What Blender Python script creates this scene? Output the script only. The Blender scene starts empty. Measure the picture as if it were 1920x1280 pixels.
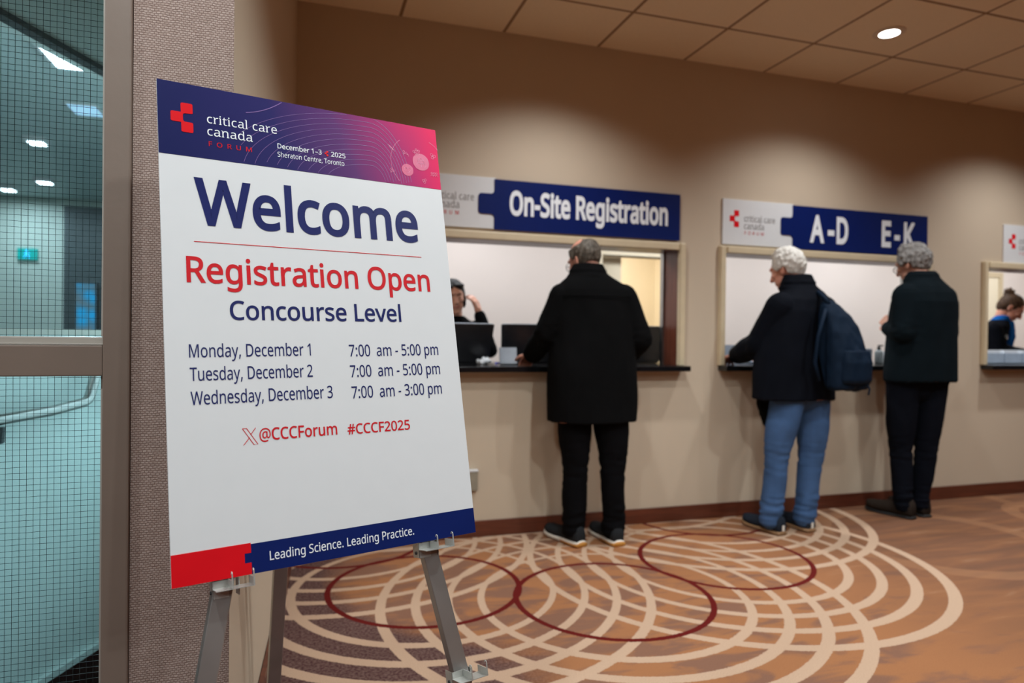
import bpy, bmesh, math, random
from math import sin, cos, pi, radians
from mathutils import Vector, Matrix, Euler, noise

# ------------------------------------------------------------------ scene, camera, light
SC = bpy.context.scene
COL = SC.collection
SC.view_settings.view_transform = 'Standard'
SC.view_settings.look = 'None'
SC.view_settings.gamma = 1.0
SC.view_settings.use_curve_mapping = False
SC.view_settings.exposure = 0.0
SC.cycles.use_denoising = True
SC.cycles.max_bounces = 10
SC.cycles.diffuse_bounces = 5
SC.cycles.sample_clamp_indirect = 8.0
SC.cycles.caustics_reflective = False
SC.cycles.caustics_refractive = False

cam_data = bpy.data.cameras.new('camera')
cam = bpy.data.objects.new('camera', cam_data)
COL.objects.link(cam)
cam_data.sensor_width = 36.0
cam_data.lens = 23.571
cam_data.clip_start = 0.05
cam_data.dof.use_dof = True
cam_data.dof.focus_distance = 1.46
cam_data.dof.aperture_fstop = 2.6
cam.matrix_world = Matrix(((0.95387, -0.00883, -0.30010, 0.0),
                           (-0.30001, 0.00959, -0.95389, 0.0),
                           (0.01130, 0.99992, 0.00650, 1.1755),
                           (0, 0, 0, 1)))
SC.camera = cam

world = bpy.data.worlds.new('world')
SC.world = world
world.use_nodes = True
world.node_tree.nodes['Background'].inputs[0].default_value = (0.02, 0.018, 0.016, 1)
world.node_tree.nodes['Background'].inputs[1].default_value = 1.0

CEIL = 2.98          # lobby ceiling height
WALL = 3.8186        # y of the counter wall
RECESS = 1.64        # y of the wall with the glazed door
OFFCEIL = 2.65

def area(name, loc, sx, sy, power, color, rot=(0, 0, 0)):
    l = bpy.data.lights.new(name, 'AREA')
    l.shape = 'RECTANGLE'; l.size = sx; l.size_y = sy
    l.energy = power; l.color = color
    o = bpy.data.objects.new(name, l); COL.objects.link(o)
    o.location = loc; o.rotation_euler = rot
    return o

# ceiling panels of the office behind the counter and of the corridor behind the door, and an unseen fill
OFFICE_PANELS = [(1.3, 5.0), (3.4, 5.0), (5.5, 5.0), (7.6, 5.0)]
for (x, y) in OFFICE_PANELS:
    area('office_panel_light', (x, y, OFFCEIL - 0.05), 1.15, 0.55, 27, (0.92, 0.97, 1.02))
CORRIDOR_LAMPS = [(-1.40, 5.05, .34), (-2.39, 7.39, .12), (-2.93, 9.31, .13), (-3.53, 9.96, .13)]
CORRIDOR_SOFT = [(-1.93, 4.86), (-1.69, 6.27), (-1.6, 3.0), (-3.2, 6.2)]
for (x, y, s) in CORRIDOR_LAMPS:
    area('corridor_lamp_light', (x, y, 2.94), s, s, 130 if s > .3 else 17, (0.84, 0.95, 1.0))
area('corridor_entry_light', (-1.75, 2.75, 2.94), .5, .5, 220, (0.84, 0.95, 1.0))  # added lamp out of view, brightens the low corridor wall
# recessed downlights of the lobby: 1.82 m grid; second row added as wall fill
DOWNLIGHTS_AND_FILL = [(x, y) for y in (3.09, 1.87, 0.65, -1.79) for x in (-2.24, -0.42, 1.40, 3.22, 5.04, 6.86)
              if not (y > 1 and x < 0) and not (y < 1 and x > 4) and not (y == 1.87 and x > 6)]
SPOT_W = {3.09: 84, 1.87: 92, 0.65: 84, -1.79: 60}
SPOT_CONE = {3.09: (134, 1.0), 1.87: (140, 1.0), 0.65: (152, .5), -1.79: (164, .5)}
for (x, y) in DOWNLIGHTS_AND_FILL:
    l = bpy.data.lights.new('downlight_beam', 'SPOT')
    l.energy = SPOT_W[y] * (.35 if (x, y) == (3.22, 1.87) else 1); l.spot_size = radians(SPOT_CONE[y][0]); l.spot_blend = SPOT_CONE[y][1]
    l.shadow_soft_size = 0.05
    l.color = (0.93, 0.97, 1.0) if y > 1 else (0.86, 0.95, 0.98)
    o = bpy.data.objects.new('downlight_beam', l); COL.objects.link(o)
    o.location = (x, y, CEIL - 0.06)

# ------------------------------------------------------------------ helpers
def thing(name, label, cat, loc=(0, 0, 0), rz=0.0, group=None, rot=None):
    o = bpy.data.objects.new(name, None); COL.objects.link(o)
    o.empty_display_size = 0.1
    o.location = loc
    o.rotation_euler = rot if rot is not None else (0, 0, rz)
    o['label'] = label; o['category'] = cat
    if group: o['group'] = group
    return o

def tag(o, label, cat, group=None):
    o['label'] = label; o['category'] = cat
    if group: o['group'] = group
    return o

def obj(name, src, m, parent=None, loc=None, label=None, smooth=False):
    if isinstance(src, bmesh.types.BMesh):
        me = bpy.data.meshes.new(name); src.normal_update(); src.to_mesh(me); src.free()
    else:
        me = src; me.name = name
    if smooth:
        me.polygons.foreach_set('use_smooth', [True] * len(me.polygons))
    o = bpy.data.objects.new(name, me); COL.objects.link(o)
    if m is not None:
        me.materials.clear(); me.materials.append(m)
    if parent: o.parent = parent
    if loc is not None: o.location = loc
    if label: o['label'] = label
    return o

def struct(name, src, m, parent=None, **k):
    o = obj(name, src, m, parent, **k)
    if parent is None: o['kind'] = 'structure'
    return o

def copy_tree(o, parent=None):
    c = o.copy(); COL.objects.link(c)
    c.parent = parent
    for ch in list(o.children): copy_tree(ch, c)
    return c

def BM(): return bmesh.new()

def box(bm, x0, x1, y0, y1, z0, z1, bevel=0.0, mat=None):
    r = bmesh.ops.create_cube(bm, size=1.0)
    vs = r['verts']
    for v in vs:
        v.co = Vector(((x0 + x1) / 2 + v.co.x * (x1 - x0), (y0 + y1) / 2 + v.co.y * (y1 - y0), (z0 + z1) / 2 + v.co.z * (z1 - z0)))
    if bevel > 0:
        es = list({e for v in vs for e in v.link_edges})
        r2 = bmesh.ops.bevel(bm, geom=es, offset=bevel, segments=2, affect='EDGES', profile=0.6)
        vs = list({v for f in r2['faces'] for v in f.verts} | {v for v in vs if v.is_valid})
    if mat is not None:
        for v in vs: v.co = mat @ v.co
    return vs

def beam(bm, p0, p1, w, d, ref=(0, 1, 0), bevel=0.0):
    """rectangular bar from p0 to p1, width w across ref x axis, depth d along ref"""
    p0 = Vector(p0); p1 = Vector(p1); a = (p1 - p0); L = a.length; a.normalize()
    r = Vector(ref); xx = a.cross(r).normalized(); yy = xx.cross(a).normalized()
    M = Matrix((xx, yy, a)).transposed().to_4x4(); M.translation = p0
    return box(bm, -w / 2, w / 2, -d / 2, d / 2, 0, L, bevel, M)

def ring_loft(bm, rings, cap=True):
    """rings: lists of points, same count"""
    vr = [[bm.verts.new(Vector(p)) for p in r] for r in rings]
    n = len(vr[0])
    for a, b in zip(vr, vr[1:]):
        for i in range(n):
            j = (i + 1) % n
            bm.faces.new((a[i], a[j], b[j], b[i]))
    if cap:
        bm.faces.new(list(reversed(vr[0]))); bm.faces.new(vr[-1])
    return vr

def ell_ring(cx, cy, cz, rx, ry, n=28, e=2.0, yaw=0.0, tilt=0.0):
    out = []
    for i in range(n):
        t = 2 * pi * i / n
        c, s = cos(t), sin(t)
        x = rx * math.copysign(abs(c) ** (2 / e), c); y = ry * math.copysign(abs(s) ** (2 / e), s)
        z = y * tilt
        out.append((cx + x * cos(yaw) - y * sin(yaw), cy + x * sin(yaw) + y * cos(yaw), cz + z))
    return out

def ell(bm, c, r, rot=None, seg=20):
    M = Matrix.Translation(Vector(c)) @ (rot.to_4x4() if rot is not None else Matrix.Identity(4)) @ Matrix.Diagonal((r[0], r[1], r[2], 1))
    return bmesh.ops.create_uvsphere(bm, u_segments=seg, v_segments=max(8, seg // 2), radius=1.0, matrix=M)['verts']

def capsule(bm, p, r, q, s, seg=14):
    p = Vector(p); q = Vector(q); a = q - p; L = a.length
    if L < 1e-6: a = Vector((0, 0, 1))
    Q = a.to_track_quat('Z', 'Y')
    prof = [(r * sin(t), -r * cos(t)) for t in (.35, .75, 1.15, 1.5708)] + [(s * cos(t), L + s * sin(t)) for t in (0.0, .42, .82, 1.22)]
    rings = [[p + Q @ Vector((w * cos(2 * pi * k / seg), w * sin(2 * pi * k / seg), z)) for k in range(seg)] for w, z in prof]
    ring_loft(bm, rings)

def chain(bm, pts, seg=14):
    """round-ended tapered limb through (point, radius) pairs"""
    if len(pts) == 1: capsule(bm, pts[0][0], pts[0][1], pts[0][0], pts[0][1], seg)
    for (p, r), (q, s) in zip(pts, pts[1:]): capsule(bm, p, r, q, s, seg)

def tube(bm, pts, r, seg=10, closed=False):
    pts = [Vector(p) for p in pts]
    rings = []
    n = len(pts)
    up = Vector((0, 0, 1))
    prev = None
    for i, p in enumerate(pts):
        a = pts[(i + 1) % n] if (i + 1 < n or closed) else p
        b = pts[i - 1] if (i > 0 or closed) else p
        t = (a - b).normalized()
        if prev is None:
            ref = up if abs(t.z) < 0.95 else Vector((1, 0, 0))
            x = t.cross(ref).normalized()
        else:
            x = (prev - t * prev.dot(t)).normalized()
        prev = x
        y = t.cross(x)
        rings.append([p + x * r * cos(2 * pi * k / seg) + y * r * sin(2 * pi * k / seg) for k in range(seg)])
    if closed: rings.append(rings[0])
    ring_loft(bm, rings, cap=not closed)

def lathe(bm, prof, seg=32, M=None):
    rings = [[(r * cos(2 * pi * i / seg), r * sin(2 * pi * i / seg), z) for i in range(seg)] for r, z in prof]
    vr = ring_loft(bm, rings)
    if M is not None:
        for ring in vr:
            for v in ring: v.co = M @ v.co

def fuse(bm, voxel=0.008, smooth=2, disp=None, dec=None):
    """voxel union of overlapping closed shapes into one skin"""
    me = bpy.data.meshes.new('tmp'); bm.to_mesh(me); bm.free()
    o = bpy.data.objects.new('tmp', me); COL.objects.link(o)
    m = o.modifiers.new('r', 'REMESH'); m.mode = 'VOXEL'; m.voxel_size = voxel; m.adaptivity = 0
    if smooth:
        s = o.modifiers.new('s', 'SMOOTH'); s.iterations = smooth; s.factor = 0.5
    dg = bpy.context.evaluated_depsgraph_get(); dg.update()
    out = bpy.data.meshes.new_from_object(o.evaluated_get(dg))
    bpy.data.objects.remove(o); bpy.data.meshes.remove(me)
    if disp:
        ns = [v.normal.copy() for v in out.vertices]
        for v, n in zip(out.vertices, ns):
            v.co = v.co + n * disp(v.co, n)
    out.polygons.foreach_set('use_smooth', [True] * len(out.polygons))
    return out

def shade_auto(o):
    o.data.polygons.foreach_set('use_smooth', [True] * len(o.data.polygons))

# ------------------------------------------------------------------ materials
class NT:
    def __init__(s, name):
        s.m = bpy.data.materials.new(name); s.m.use_nodes = True
        s.t = s.m.node_tree; s.N = s.t.nodes; s.L = s.t.links
        s.b = s.N['Principled BSDF']
    def n(s, typ, **k):
        nd = s.N.new(typ)
        for a, v in k.items(): setattr(nd, a, v)
        return nd
    def link(s, a, b): s.L.new(a, b)
    def math(s, op, a, b=None, c=None, clamp=False):
        nd = s.N.new('ShaderNodeMath'); nd.operation = op; nd.use_clamp = clamp
        for i, v in enumerate((a, b, c)):
            if v is None: continue
            if isinstance(v, (int, float)): nd.inputs[i].default_value = v
            else: s.link(v, nd.inputs[i])
        return nd.outputs[0]
    def coord(s, kind='Object', scale=None):
        tc = s.N.new('ShaderNodeTexCoord'); out = tc.outputs[kind]
        if scale is not None:
            mp = s.N.new('ShaderNodeMapping'); mp.inputs['Scale'].default_value = scale
            s.link(out, mp.inputs[0]); out = mp.outputs[0]
        return out
    def noise(s, scale, detail=2, vec=None, rough=0.5, dist=0.0):
        nd = s.N.new('ShaderNodeTexNoise'); nd.inputs['Scale'].default_value = scale
        nd.inputs['Detail'].default_value = detail; nd.inputs['Roughness'].default_value = rough
        nd.inputs['Distortion'].default_value = dist
        s.link(vec if vec is not None else s.coord(), nd.inputs['Vector'])
        return nd.outputs['Fac']
    def ramp(s, fac, stops, interp='LINEAR'):
        nd = s.N.new('ShaderNodeValToRGB'); cr = nd.color_ramp; cr.interpolation = interp
        while len(cr.elements) < len(stops): cr.elements.new(0.5)
        for e, (p, c) in zip(cr.elements, stops):
            e.position = p; e.color = (*c, 1) if len(c) == 3 else c
        s.link(fac, nd.inputs[0]); return nd.outputs[0]
    def mix(s, fac, a, b):
        nd = s.N.new('ShaderNodeMix'); nd.data_type = 'RGBA'
        if isinstance(fac, (int, float)): nd.inputs[0].default_value = fac
        else: s.link(fac, nd.inputs[0])
        for i, v in ((6, a), (7, b)):
            if isinstance(v, tuple): nd.inputs[i].default_value = (*v, 1)
            else: s.link(v, nd.inputs[i])
        return nd.outputs[2]
    def bump(s, h, strength=0.3, dist=0.01):
        nd = s.N.new('ShaderNodeBump'); nd.inputs['Strength'].default_value = strength
        nd.inputs['Distance'].default_value = dist
        s.link(h, nd.inputs['Height']); s.link(nd.outputs[0], s.b.inputs['Normal'])
    def set(s, **k):
        for a, v in k.items():
            i = s.b.inputs[a.replace('_', ' ')]
            if isinstance(v, bpy.types.NodeSocket): s.link(v, i)
            else: i.default_value = (*v, 1) if isinstance(v, tuple) and len(v) == 3 else v
        return s

def srgb(r, g, b):
    f = lambda c: (c / 255 / 12.92) if c / 255 <= 0.04045 else ((c / 255 + 0.055) / 1.055) ** 2.4
    return (f(r), f(g), f(b))

def plain(name, col, rough=0.5, metal=0.0, spec=0.5, var=0.08, scale=18.0, bump=0.0, bscale=120.0, sheen=0.0):
    n = NT(name)
    f = n.noise(scale, 3)
    lo = tuple(c * (1 - var) for c in col); hi = tuple(min(1, c * (1 + var)) for c in col)
    n.set(Base_Color=n.ramp(f, [(0.3, lo), (0.7, hi)]), Roughness=rough, Metallic=metal)
    n.b.inputs['Specular IOR Level'].default_value = spec
    if sheen: n.b.inputs['Sheen Weight'].default_value = sheen
    if bump: n.bump(n.noise(bscale, 3), bump, 0.004)
    return n.m

def emitter(name, col, strength):
    n = NT(name); n.set(Base_Color=col, Emission_Color=col, Emission_Strength=strength); return n.m

# carpet: overlapping ring rosette, eight petals of four cream rings and a red ring
def carpet_material():
    n = NT('carpet_pile')
    co = n.coord()
    jit = n.n('ShaderNodeTexNoise'); jit.inputs['Scale'].default_value = 190; jit.inputs['Detail'].default_value = 1
    n.link(co, jit.inputs['Vector'])
    sub = n.n('ShaderNodeVectorMath', operation='SUBTRACT'); sub.inputs[1].default_value = (0.5, 0.5, 0.5)
    n.link(jit.outputs['Color'], sub.inputs[0])
    sc = n.n('ShaderNodeVectorMath', operation='SCALE'); sc.inputs['Scale'].default_value = 0.010
    n.link(sub.outputs[0], sc.inputs[0])
    ad = n.n('ShaderNodeVectorMath', operation='ADD'); n.link(co, ad.inputs[0]); n.link(sc.outputs[0], ad.inputs[1])
    flat = n.n('ShaderNodeVectorMath', operation='MULTIPLY'); flat.inputs[1].default_value = (1, 1, 0)
    n.link(ad.outputs[0], flat.inputs[0]); P = flat.outputs[0]
    # petal group
    g = bpy.data.node_groups.new('petal_rings', 'ShaderNodeTree')
    for nm, tp, io in (('Vector', 'NodeSocketVector', 'INPUT'), ('Center', 'NodeSocketVector', 'INPUT'), ('Out', 'NodeSocketVector', 'INPUT'),
                       ('Cream', 'NodeSocketFloat', 'OUTPUT'), ('Red', 'NodeSocketFloat', 'OUTPUT')):
        g.interface.new_socket(nm, in_out=io, socket_type=tp)
    gi = g.nodes.new('NodeGroupInput'); go = g.nodes.new('NodeGroupOutput')
    L = g.links
    def vm(op, a, b=None):
        nd = g.nodes.new('ShaderNodeVectorMath'); nd.operation = op; L.new(a, nd.inputs[0])
        if b is not None: L.new(b, nd.inputs[1])
        return nd
    def mt(op, a, b, c=None):
        nd = g.nodes.new('ShaderNodeMath'); nd.operation = op
        for i, v in enumerate((a, b, c)):
            if v is None: continue
            if isinstance(v, (int, float)): nd.inputs[i].default_value = v
            else: L.new(v, nd.inputs[i])
        return nd.outputs[0]
    d = vm('SUBTRACT', gi.outputs['Vector'], gi.outputs['Center']).outputs[0]
    ln = vm('LENGTH', d).outputs['Value']
    nz = vm('NORMALIZE', d).outputs[0]
    cs = vm('DOT_PRODUCT', nz, gi.outputs['Out']).outputs['Value']
    rr = g.nodes.new('ShaderNodeValToRGB'); cr = rr.color_ramp
    stops = []
    for r in (0.600, 0.746, 0.890, 1.040):
        stops += [((r - 0.05) / 1.25, 0.0), (r / 1.25, 1.0), ((r + 0.05) / 1.25, 0.0)]
    while len(cr.elements) < len(stops): cr.elements.new(0.5)
    for e, (p, v) in zip(cr.elements, stops): e.position = p; e.color = (v, v, v, 1)
    L.new(mt('DIVIDE', ln, 1.25), rr.inputs[0])
    # half width grows outward and with radius
    wid = mt('ADD', mt('MULTIPLY', cs, 0.11), mt('MULTIPLY_ADD', ln, 0.22, 0.215))
    thr = mt('SUBTRACT', 1.0, mt('MINIMUM', wid, 0.62))
    L.new(mt('GREATER_THAN', rr.outputs['Color'], thr), go.inputs['Cream'])
    L.new(mt('LESS_THAN', mt('ABSOLUTE', mt('SUBTRACT', ln, 0.4425), 0), 0.0135), go.inputs['Red'])
    cx, cy, R = 1.385, 3.905, 1.140
    cream = red = None
    for k in range(8):
        a = radians(-91.0 + 45 * k)
        gn = n.n('ShaderNodeGroup'); gn.node_tree = g
        n.link(P, gn.inputs['Vector'])
        gn.inputs['Center'].default_value = (cx + R * cos(a), cy + R * sin(a), 0)
        gn.inputs['Out'].default_value = (cos(a), sin(a), 0)
        cream = gn.outputs['Cream'] if cream is None else n.math('MAXIMUM', cream, gn.outputs['Cream'])
        red = gn.outputs['Red'] if red is None else n.math('MAXIMUM', red, gn.outputs['Red'])
    # ground colour: patches of mauve brown and burnt orange, heathered at the left
    mauve = srgb(154, 114, 94); orange = srgb(186, 130, 90); plum = srgb(98, 70, 74); tan = srgb(162, 114, 84)
    st = n.n('ShaderNodeMapping'); st.inputs['Rotation'].default_value = (0, 0, radians(38)); st.inputs['Scale'].default_value = (3.2, 9.0, 1)
    n.link(co, st.inputs[0])
    patch = n.noise(1.0, 3, st.outputs[0], 0.55, 0.6)
    sep = n.n('ShaderNodeSeparateXYZ'); n.link(co, sep.inputs[0])
    patch = n.math('ADD', patch, n.math('MULTIPLY_ADD', sep.outputs[0], .075, -.085))
    base = n.ramp(patch, [(0.44, mauve), (0.56, orange), (0.75, orange)])
    # smoother field to the right of the rosette, colours darkened for weaker light
    st2 = n.n('ShaderNodeMapping'); st2.inputs['Rotation'].default_value = (0, 0, radians(-24)); st2.inputs['Scale'].default_value = (1.3, 7.0, 1)
    n.link(co, st2.inputs[0])
    streak = n.noise(1.4, 3, st2.outputs[0], 0.5, 0.8)
    field = n.ramp(streak, [(0.34, srgb(134, 98, 78)), (0.50, srgb(146, 104, 80)), (0.63, srgb(158, 112, 82)), (0.74, srgb(176, 134, 106))])
    fr = n.math('MULTIPLY_ADD', sep.outputs[0], 0.9, -2.0, clamp=True)
    base = n.mix(fr, base, field)
    heather = n.noise(95, 2)
    dark = n.mix(n.math('MULTIPLY_ADD', heather, 4.0, -1.5, clamp=True), srgb(88, 58, 58), srgb(132, 106, 100))
    # heathered plum outside the petals, lower left
    dl = n.n('ShaderNodeVectorMath', operation='DISTANCE'); dl.inputs[1].default_value = (1.05, 3.3, 0)
    n.link(co, dl.inputs[0])
    fl = n.math('MULTIPLY', n.math('MULTIPLY_ADD', dl.outputs['Value'], 9.0, -7.6, clamp=True),
                n.math('MULTIPLY_ADD', sep.outputs[0], -3.2, 3.0, clamp=True))
    base = n.mix(fl, base, dark)
    # pale ghost rings woven into the right-hand field
    ghost = None
    for (gx, gy, gr, gw) in ((5.05, 3.15, 0.40, 0.05), (3.62, 3.05, 0.62, 0.06), (5.6, 3.55, 0.62, 0.05), (4.7, 0.9, 1.35, 0.03), (4.6, 0.65, 1.3, 0.05)):
        v = n.n('ShaderNodeVectorMath', operation='DISTANCE'); v.inputs[1].default_value = (gx, gy, 0)
        n.link(P, v.inputs[0])
        q = n.math('LESS_THAN', n.math('ABSOLUTE', n.math('SUBTRACT', v.outputs['Value'], gr)), gw)
        ghost = q if ghost is None else n.math('MAXIMUM', ghost, q)
    base = n.mix(n.math('MULTIPLY', n.math('MULTIPLY', ghost, fr), 0.35), base, srgb(200, 150, 112))
    col = n.mix(cream, base, srgb(222, 192, 166))
    col = n.mix(red, col, srgb(112, 24, 20))
    grain = n.noise(320, 2)
    col2 = n.n('ShaderNodeMix', data_type='RGBA', blend_type='MULTIPLY'); col2.inputs[0].default_value = 1.0
    n.link(col, col2.inputs[6])
    n.link(n.ramp(grain, [(0.25, (.60, .565, .53)), (0.75, (.85, .80, .755))]), col2.inputs[7])
    n.set(Base_Color=col2.outputs[2], Roughness=0.97)
    n.b.inputs['Specular IOR Level'].default_value = 0.15
    n.bump(n.noise(420, 2), 0.5, 0.004)
    return n.m

def ceiling_material():
    n = NT('ceiling_tile')
    mp = n.n('ShaderNodeMapping'); mp.inputs['Location'].default_value = (-0.5192, -(WALL - 0.4635), 0)
    n.link(n.coord(), mp.inputs[0])
    def grid(out):
        f = n.math('FRACT', n.math('DIVIDE', out, 0.6096))
        e = n.math('MINIMUM', f, n.math('SUBTRACT', 1.0, f))
        return n.math('LESS_THAN', e, 0.0155)
    s = n.n('ShaderNodeSeparateXYZ'); n.link(mp.outputs[0], s.inputs[0])
    g = n.math('MAXIMUM', grid(s.outputs[0]), grid(s.outputs[1]))
    base = n.ramp(n.noise(160, 3), [(0.35, srgb(232, 214, 184)), (0.65, srgb(240, 222, 192))])
    n.set(Base_Color=n.mix(g, base, srgb(150, 120, 92)), Roughness=0.95)
    n.bump(n.math('SUBTRACT', n.math('MULTIPLY', n.noise(240, 3), 0.25), g), 0.4, 0.006)
    return n.m

def wallpaper_material():
    n = NT('woven_wallpaper')
    tc = n.coord()
    mp = n.n('ShaderNodeMapping'); mp.inputs['Rotation'].default_value = (radians(90), 0, 0)
    n.link(tc, mp.inputs[0])
    wob = n.n('ShaderNodeTexNoise'); wob.inputs['Scale'].default_value = 60; n.link(mp.outputs[0], wob.inputs['Vector'])
    add = n.n('ShaderNodeMix', data_type='VECTOR'); add.inputs[0].default_value = 0.006
    n.link(mp.outputs[0], add.inputs[4]); n.link(wob.outputs['Color'], add.inputs[5])
    br = n.n('ShaderNodeTexBrick'); br.offset = 0.5
    br.inputs['Scale'].default_value = 1.0
    br.inputs['Brick Width'].default_value = 0.0082; br.inputs['Row Height'].default_value = 0.0050
    br.inputs['Mortar Size'].default_value = 0.0011; br.inputs['Mortar Smooth'].default_value = 0.6
    br.inputs['Color1'].default_value = (*srgb(190, 168, 158), 1); br.inputs['Color2'].default_value = (*srgb(170, 147, 136), 1)
    br.inputs['Mortar'].default_value = (*srgb(144, 119, 108), 1)
    n.link(add.outputs[1], br.inputs['Vector'])
    n.set(Base_Color=br.outputs['Color'], Roughness=0.85)
    n.bump(n.math('SUBTRACT', 1.0, br.outputs['Fac']), 0.6, 0.003)
    return n.m

def paint(name, col, rough=0.75):
    n = NT(name)
    f = n.noise(1.2, 4)
    n.set(Base_Color=n.ramp(f, [(0.3, tuple(c * .97 for c in col)), (0.7, tuple(min(1, c * 1.03) for c in col))]), Roughness=rough)
    n.bump(n.noise(140, 3), 0.12, 0.003)
    return n.m

def wood(name, dark, light, rough=0.35, axis=(1, 14, 14)):
    n = NT(name)
    f = n.noise(2.5, 6, n.coord('Object', axis), 0.6, 1.2)
    n.set(Base_Color=n.ramp(f, [(0.3, dark), (0.7, light)]), Roughness=rough)
    return n.m

def glass_material():
    n = NT('wired_glass')
    tr = n.n('ShaderNodeBsdfTransparent'); tr.inputs[0].default_value = (0.80, 0.91, 0.94, 1)
    gl = n.n('ShaderNodeBsdfGlossy'); gl.inputs['Roughness'].default_value = 0.03
    fr = n.n('ShaderNodeFresnel'); fr.inputs[0].default_value = 1.45
    mx = n.n('ShaderNodeMixShader')
    n.link(fr.outputs[0], mx.inputs[0]); n.link(tr.outputs[0], mx.inputs[1]); n.link(gl.outputs[0], mx.inputs[2])
    n.link(mx.outputs[0], n.N['Material Output'].inputs[0])
    return n.m

M = {}
M['carpet'] = carpet_material()
M['ceiling'] = ceiling_material()
M['wallpaper'] = wallpaper_material()
M['wall'] = paint('beige_wall', srgb(196, 178, 155))
M['frame'] = plain('painted_frame', srgb(206, 188, 156), 0.45, var=.03)
M['base'] = wood('dark_baseboard', srgb(74, 36, 24), srgb(104, 52, 34))
M['reveal'] = wood('mahogany_reveal', srgb(84, 44, 32), srgb(112, 60, 42), 0.3, (14, 14, 1))
M['stone'] = plain('black_stone', (0.006, 0.006, 0.007), 0.16, var=.3, scale=60)
M['office'] = paint('office_wall', srgb(232, 222, 216))
M['officecream'] = paint('office_cream', srgb(238, 226, 200))
M['door_paint'] = plain('taupe_door_paint', srgb(132, 115, 103), 0.38, var=.04, scale=6, bump=.08, bscale=60)
M['door_bead'] = plain('glazing_bead', srgb(176, 168, 158), 0.3, var=.03)
M['glass'] = glass_material()
M['wire'] = plain('glass_wire', (0.012, 0.03, 0.034), 0.5, 0.3)
M['teal'] = paint('corridor_paint', srgb(206, 218, 216), 0.5)
M['tealgrey'] = paint('corridor_far_paint', srgb(176, 184, 176), 0.6)
M['darkdoor'] = plain('corridor_dark_door', srgb(66, 74, 76), 0.5)
M['darkfloor'] = plain('corridor_floor', srgb(52, 58, 60), 0.6)
M['steel'] = plain('brushed_steel', (0.42, 0.42, 0.41), 0.32, 1.0, var=.06)
M['white'] = plain('white_print', srgb(218, 218, 218), 0.42, var=.01)
M['foam'] = plain('foam_edge', srgb(232, 232, 228), 0.6, var=.02)
M['navy'] = plain('navy_print', srgb(8, 28, 90), 0.40, var=.04)
M['navytext'] = plain('navy_ink', srgb(20, 28, 90), 0.42, var=.03)
M['red'] = plain('red_print', srgb(216, 10, 24), 0.40, var=.03)
M['redtext'] = plain('red_ink', srgb(204, 20, 32), 0.42, var=.03)
M['whitetext'] = plain('white_ink', srgb(236, 238, 240), 0.42, var=.01)
M['greytext'] = plain('grey_ink', srgb(112, 106, 104), 0.5, var=.02)
M['lavender'] = plain('lavender_ink', srgb(124, 92, 152), 0.42, var=.02)
M['pinkline'] = plain('pale_pink_ink', srgb(214, 104, 148), 0.42, var=.02)
M['pinkdisc'] = plain('pink_disc_ink', srgb(200, 48, 104), 0.42, var=.02)
for _k in ('navy', 'red', 'navytext', 'redtext', 'whitetext', 'white'): M[_k].node_tree.nodes['Principled BSDF'].inputs['Specular IOR Level'].default_value = .2
M['lens'] = emitter('lamp_lens', (1.0, 0.97, 0.93), 9.0)
M['trim'] = plain('lamp_trim', srgb(214, 196, 172), 0.5)
M['alu'] = plain('easel_aluminium', (0.44, 0.42, 0.40), 0.36, 0.82, var=.12, scale=8)
M['nickel'] = plain('nickel_clip', (0.60, 0.60, 0.56), 0.32, 0.6, var=.08)

# ------------------------------------------------------------------ the setting
bm = BM(); box(bm, -3.2, 9.0, -4.2, WALL + 0.19, -0.10, 0.0); floor = struct('floor', bm, M['carpet'])
bm = BM(); box(bm, -3.2, 9.0, -4.2, WALL + 0.19, CEIL, CEIL + 0.08); struct('ceiling', bm, M['ceiling'])

WIN = [(0.545, 2.365), (2.620, 4.440), (4.952, 6.772)]      # outer edges of the three window frames
WZ0, WZ1, FR, TH = 1.005, 1.795, 0.048, 0.19
bm = BM()
xs = [-0.15] + [v for w in WIN for v in (w[0] + .012, w[1] - .012)] + [9.0]
for i in range(0, len(xs), 2):
    box(bm, xs[i], xs[i + 1], WALL, WALL + TH, 0, CEIL)
for w in WIN:
    box(bm, w[0] + .012, w[1] - .012, WALL, WALL + TH, 0, WZ0 - 0.035)
    box(bm, w[0] + .012, w[1] - .012, WALL, WALL + TH, WZ1 - .012, CEIL)
struct('wall_counter', bm, M['wall'])
bm = BM()
ring = lambda z: [(-0.150, RECESS, z), (-0.033, WALL + .02, z), (-0.16, WALL + .02, z), (-0.270, RECESS + .12, z)]
ring_loft(bm, [ring(0), ring(CEIL)]); bmesh.ops.recalc_face_normals(bm, faces=bm.faces)
struct('wall_return', bm, M['wall'])
bm = BM(); box(bm, -0.352, -0.1505, RECESS, RECESS + .12, 0, CEIL)
box(bm, -1.40, -0.352, RECESS, RECESS + .12, 2.22, CEIL); box(bm, -3.2, -1.40, RECESS, RECESS + .12, 0, CEIL)
struct('wall_recess', bm, M['wallpaper'])
bm = BM(); box(bm, 8.9, 9.0, -4.2, WALL, 0, CEIL); struct('wall_right', bm, M['reveal'])
bm = BM(); box(bm, -3.2, -3.1, -4.2, RECESS, 0, CEIL); struct('wall_left', bm, M['reveal'])
bm = BM(); box(bm, -3.1, 8.9, -4.2, -4.1, 0, CEIL); struct('wall_back', bm, M['reveal'])
bm = BM(); box(bm, -0.03, 8.9, WALL - .016, WALL, 0, 0.094, 0.003); struct('baseboard_counter', bm, M['base'])
bm = BM()
ring = lambda z: [(-0.148 + .002, RECESS + .002, z), (-0.0345, WALL - .016, z), (-0.020, WALL - .016, z), (-0.132, RECESS + .002, z)]
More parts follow.
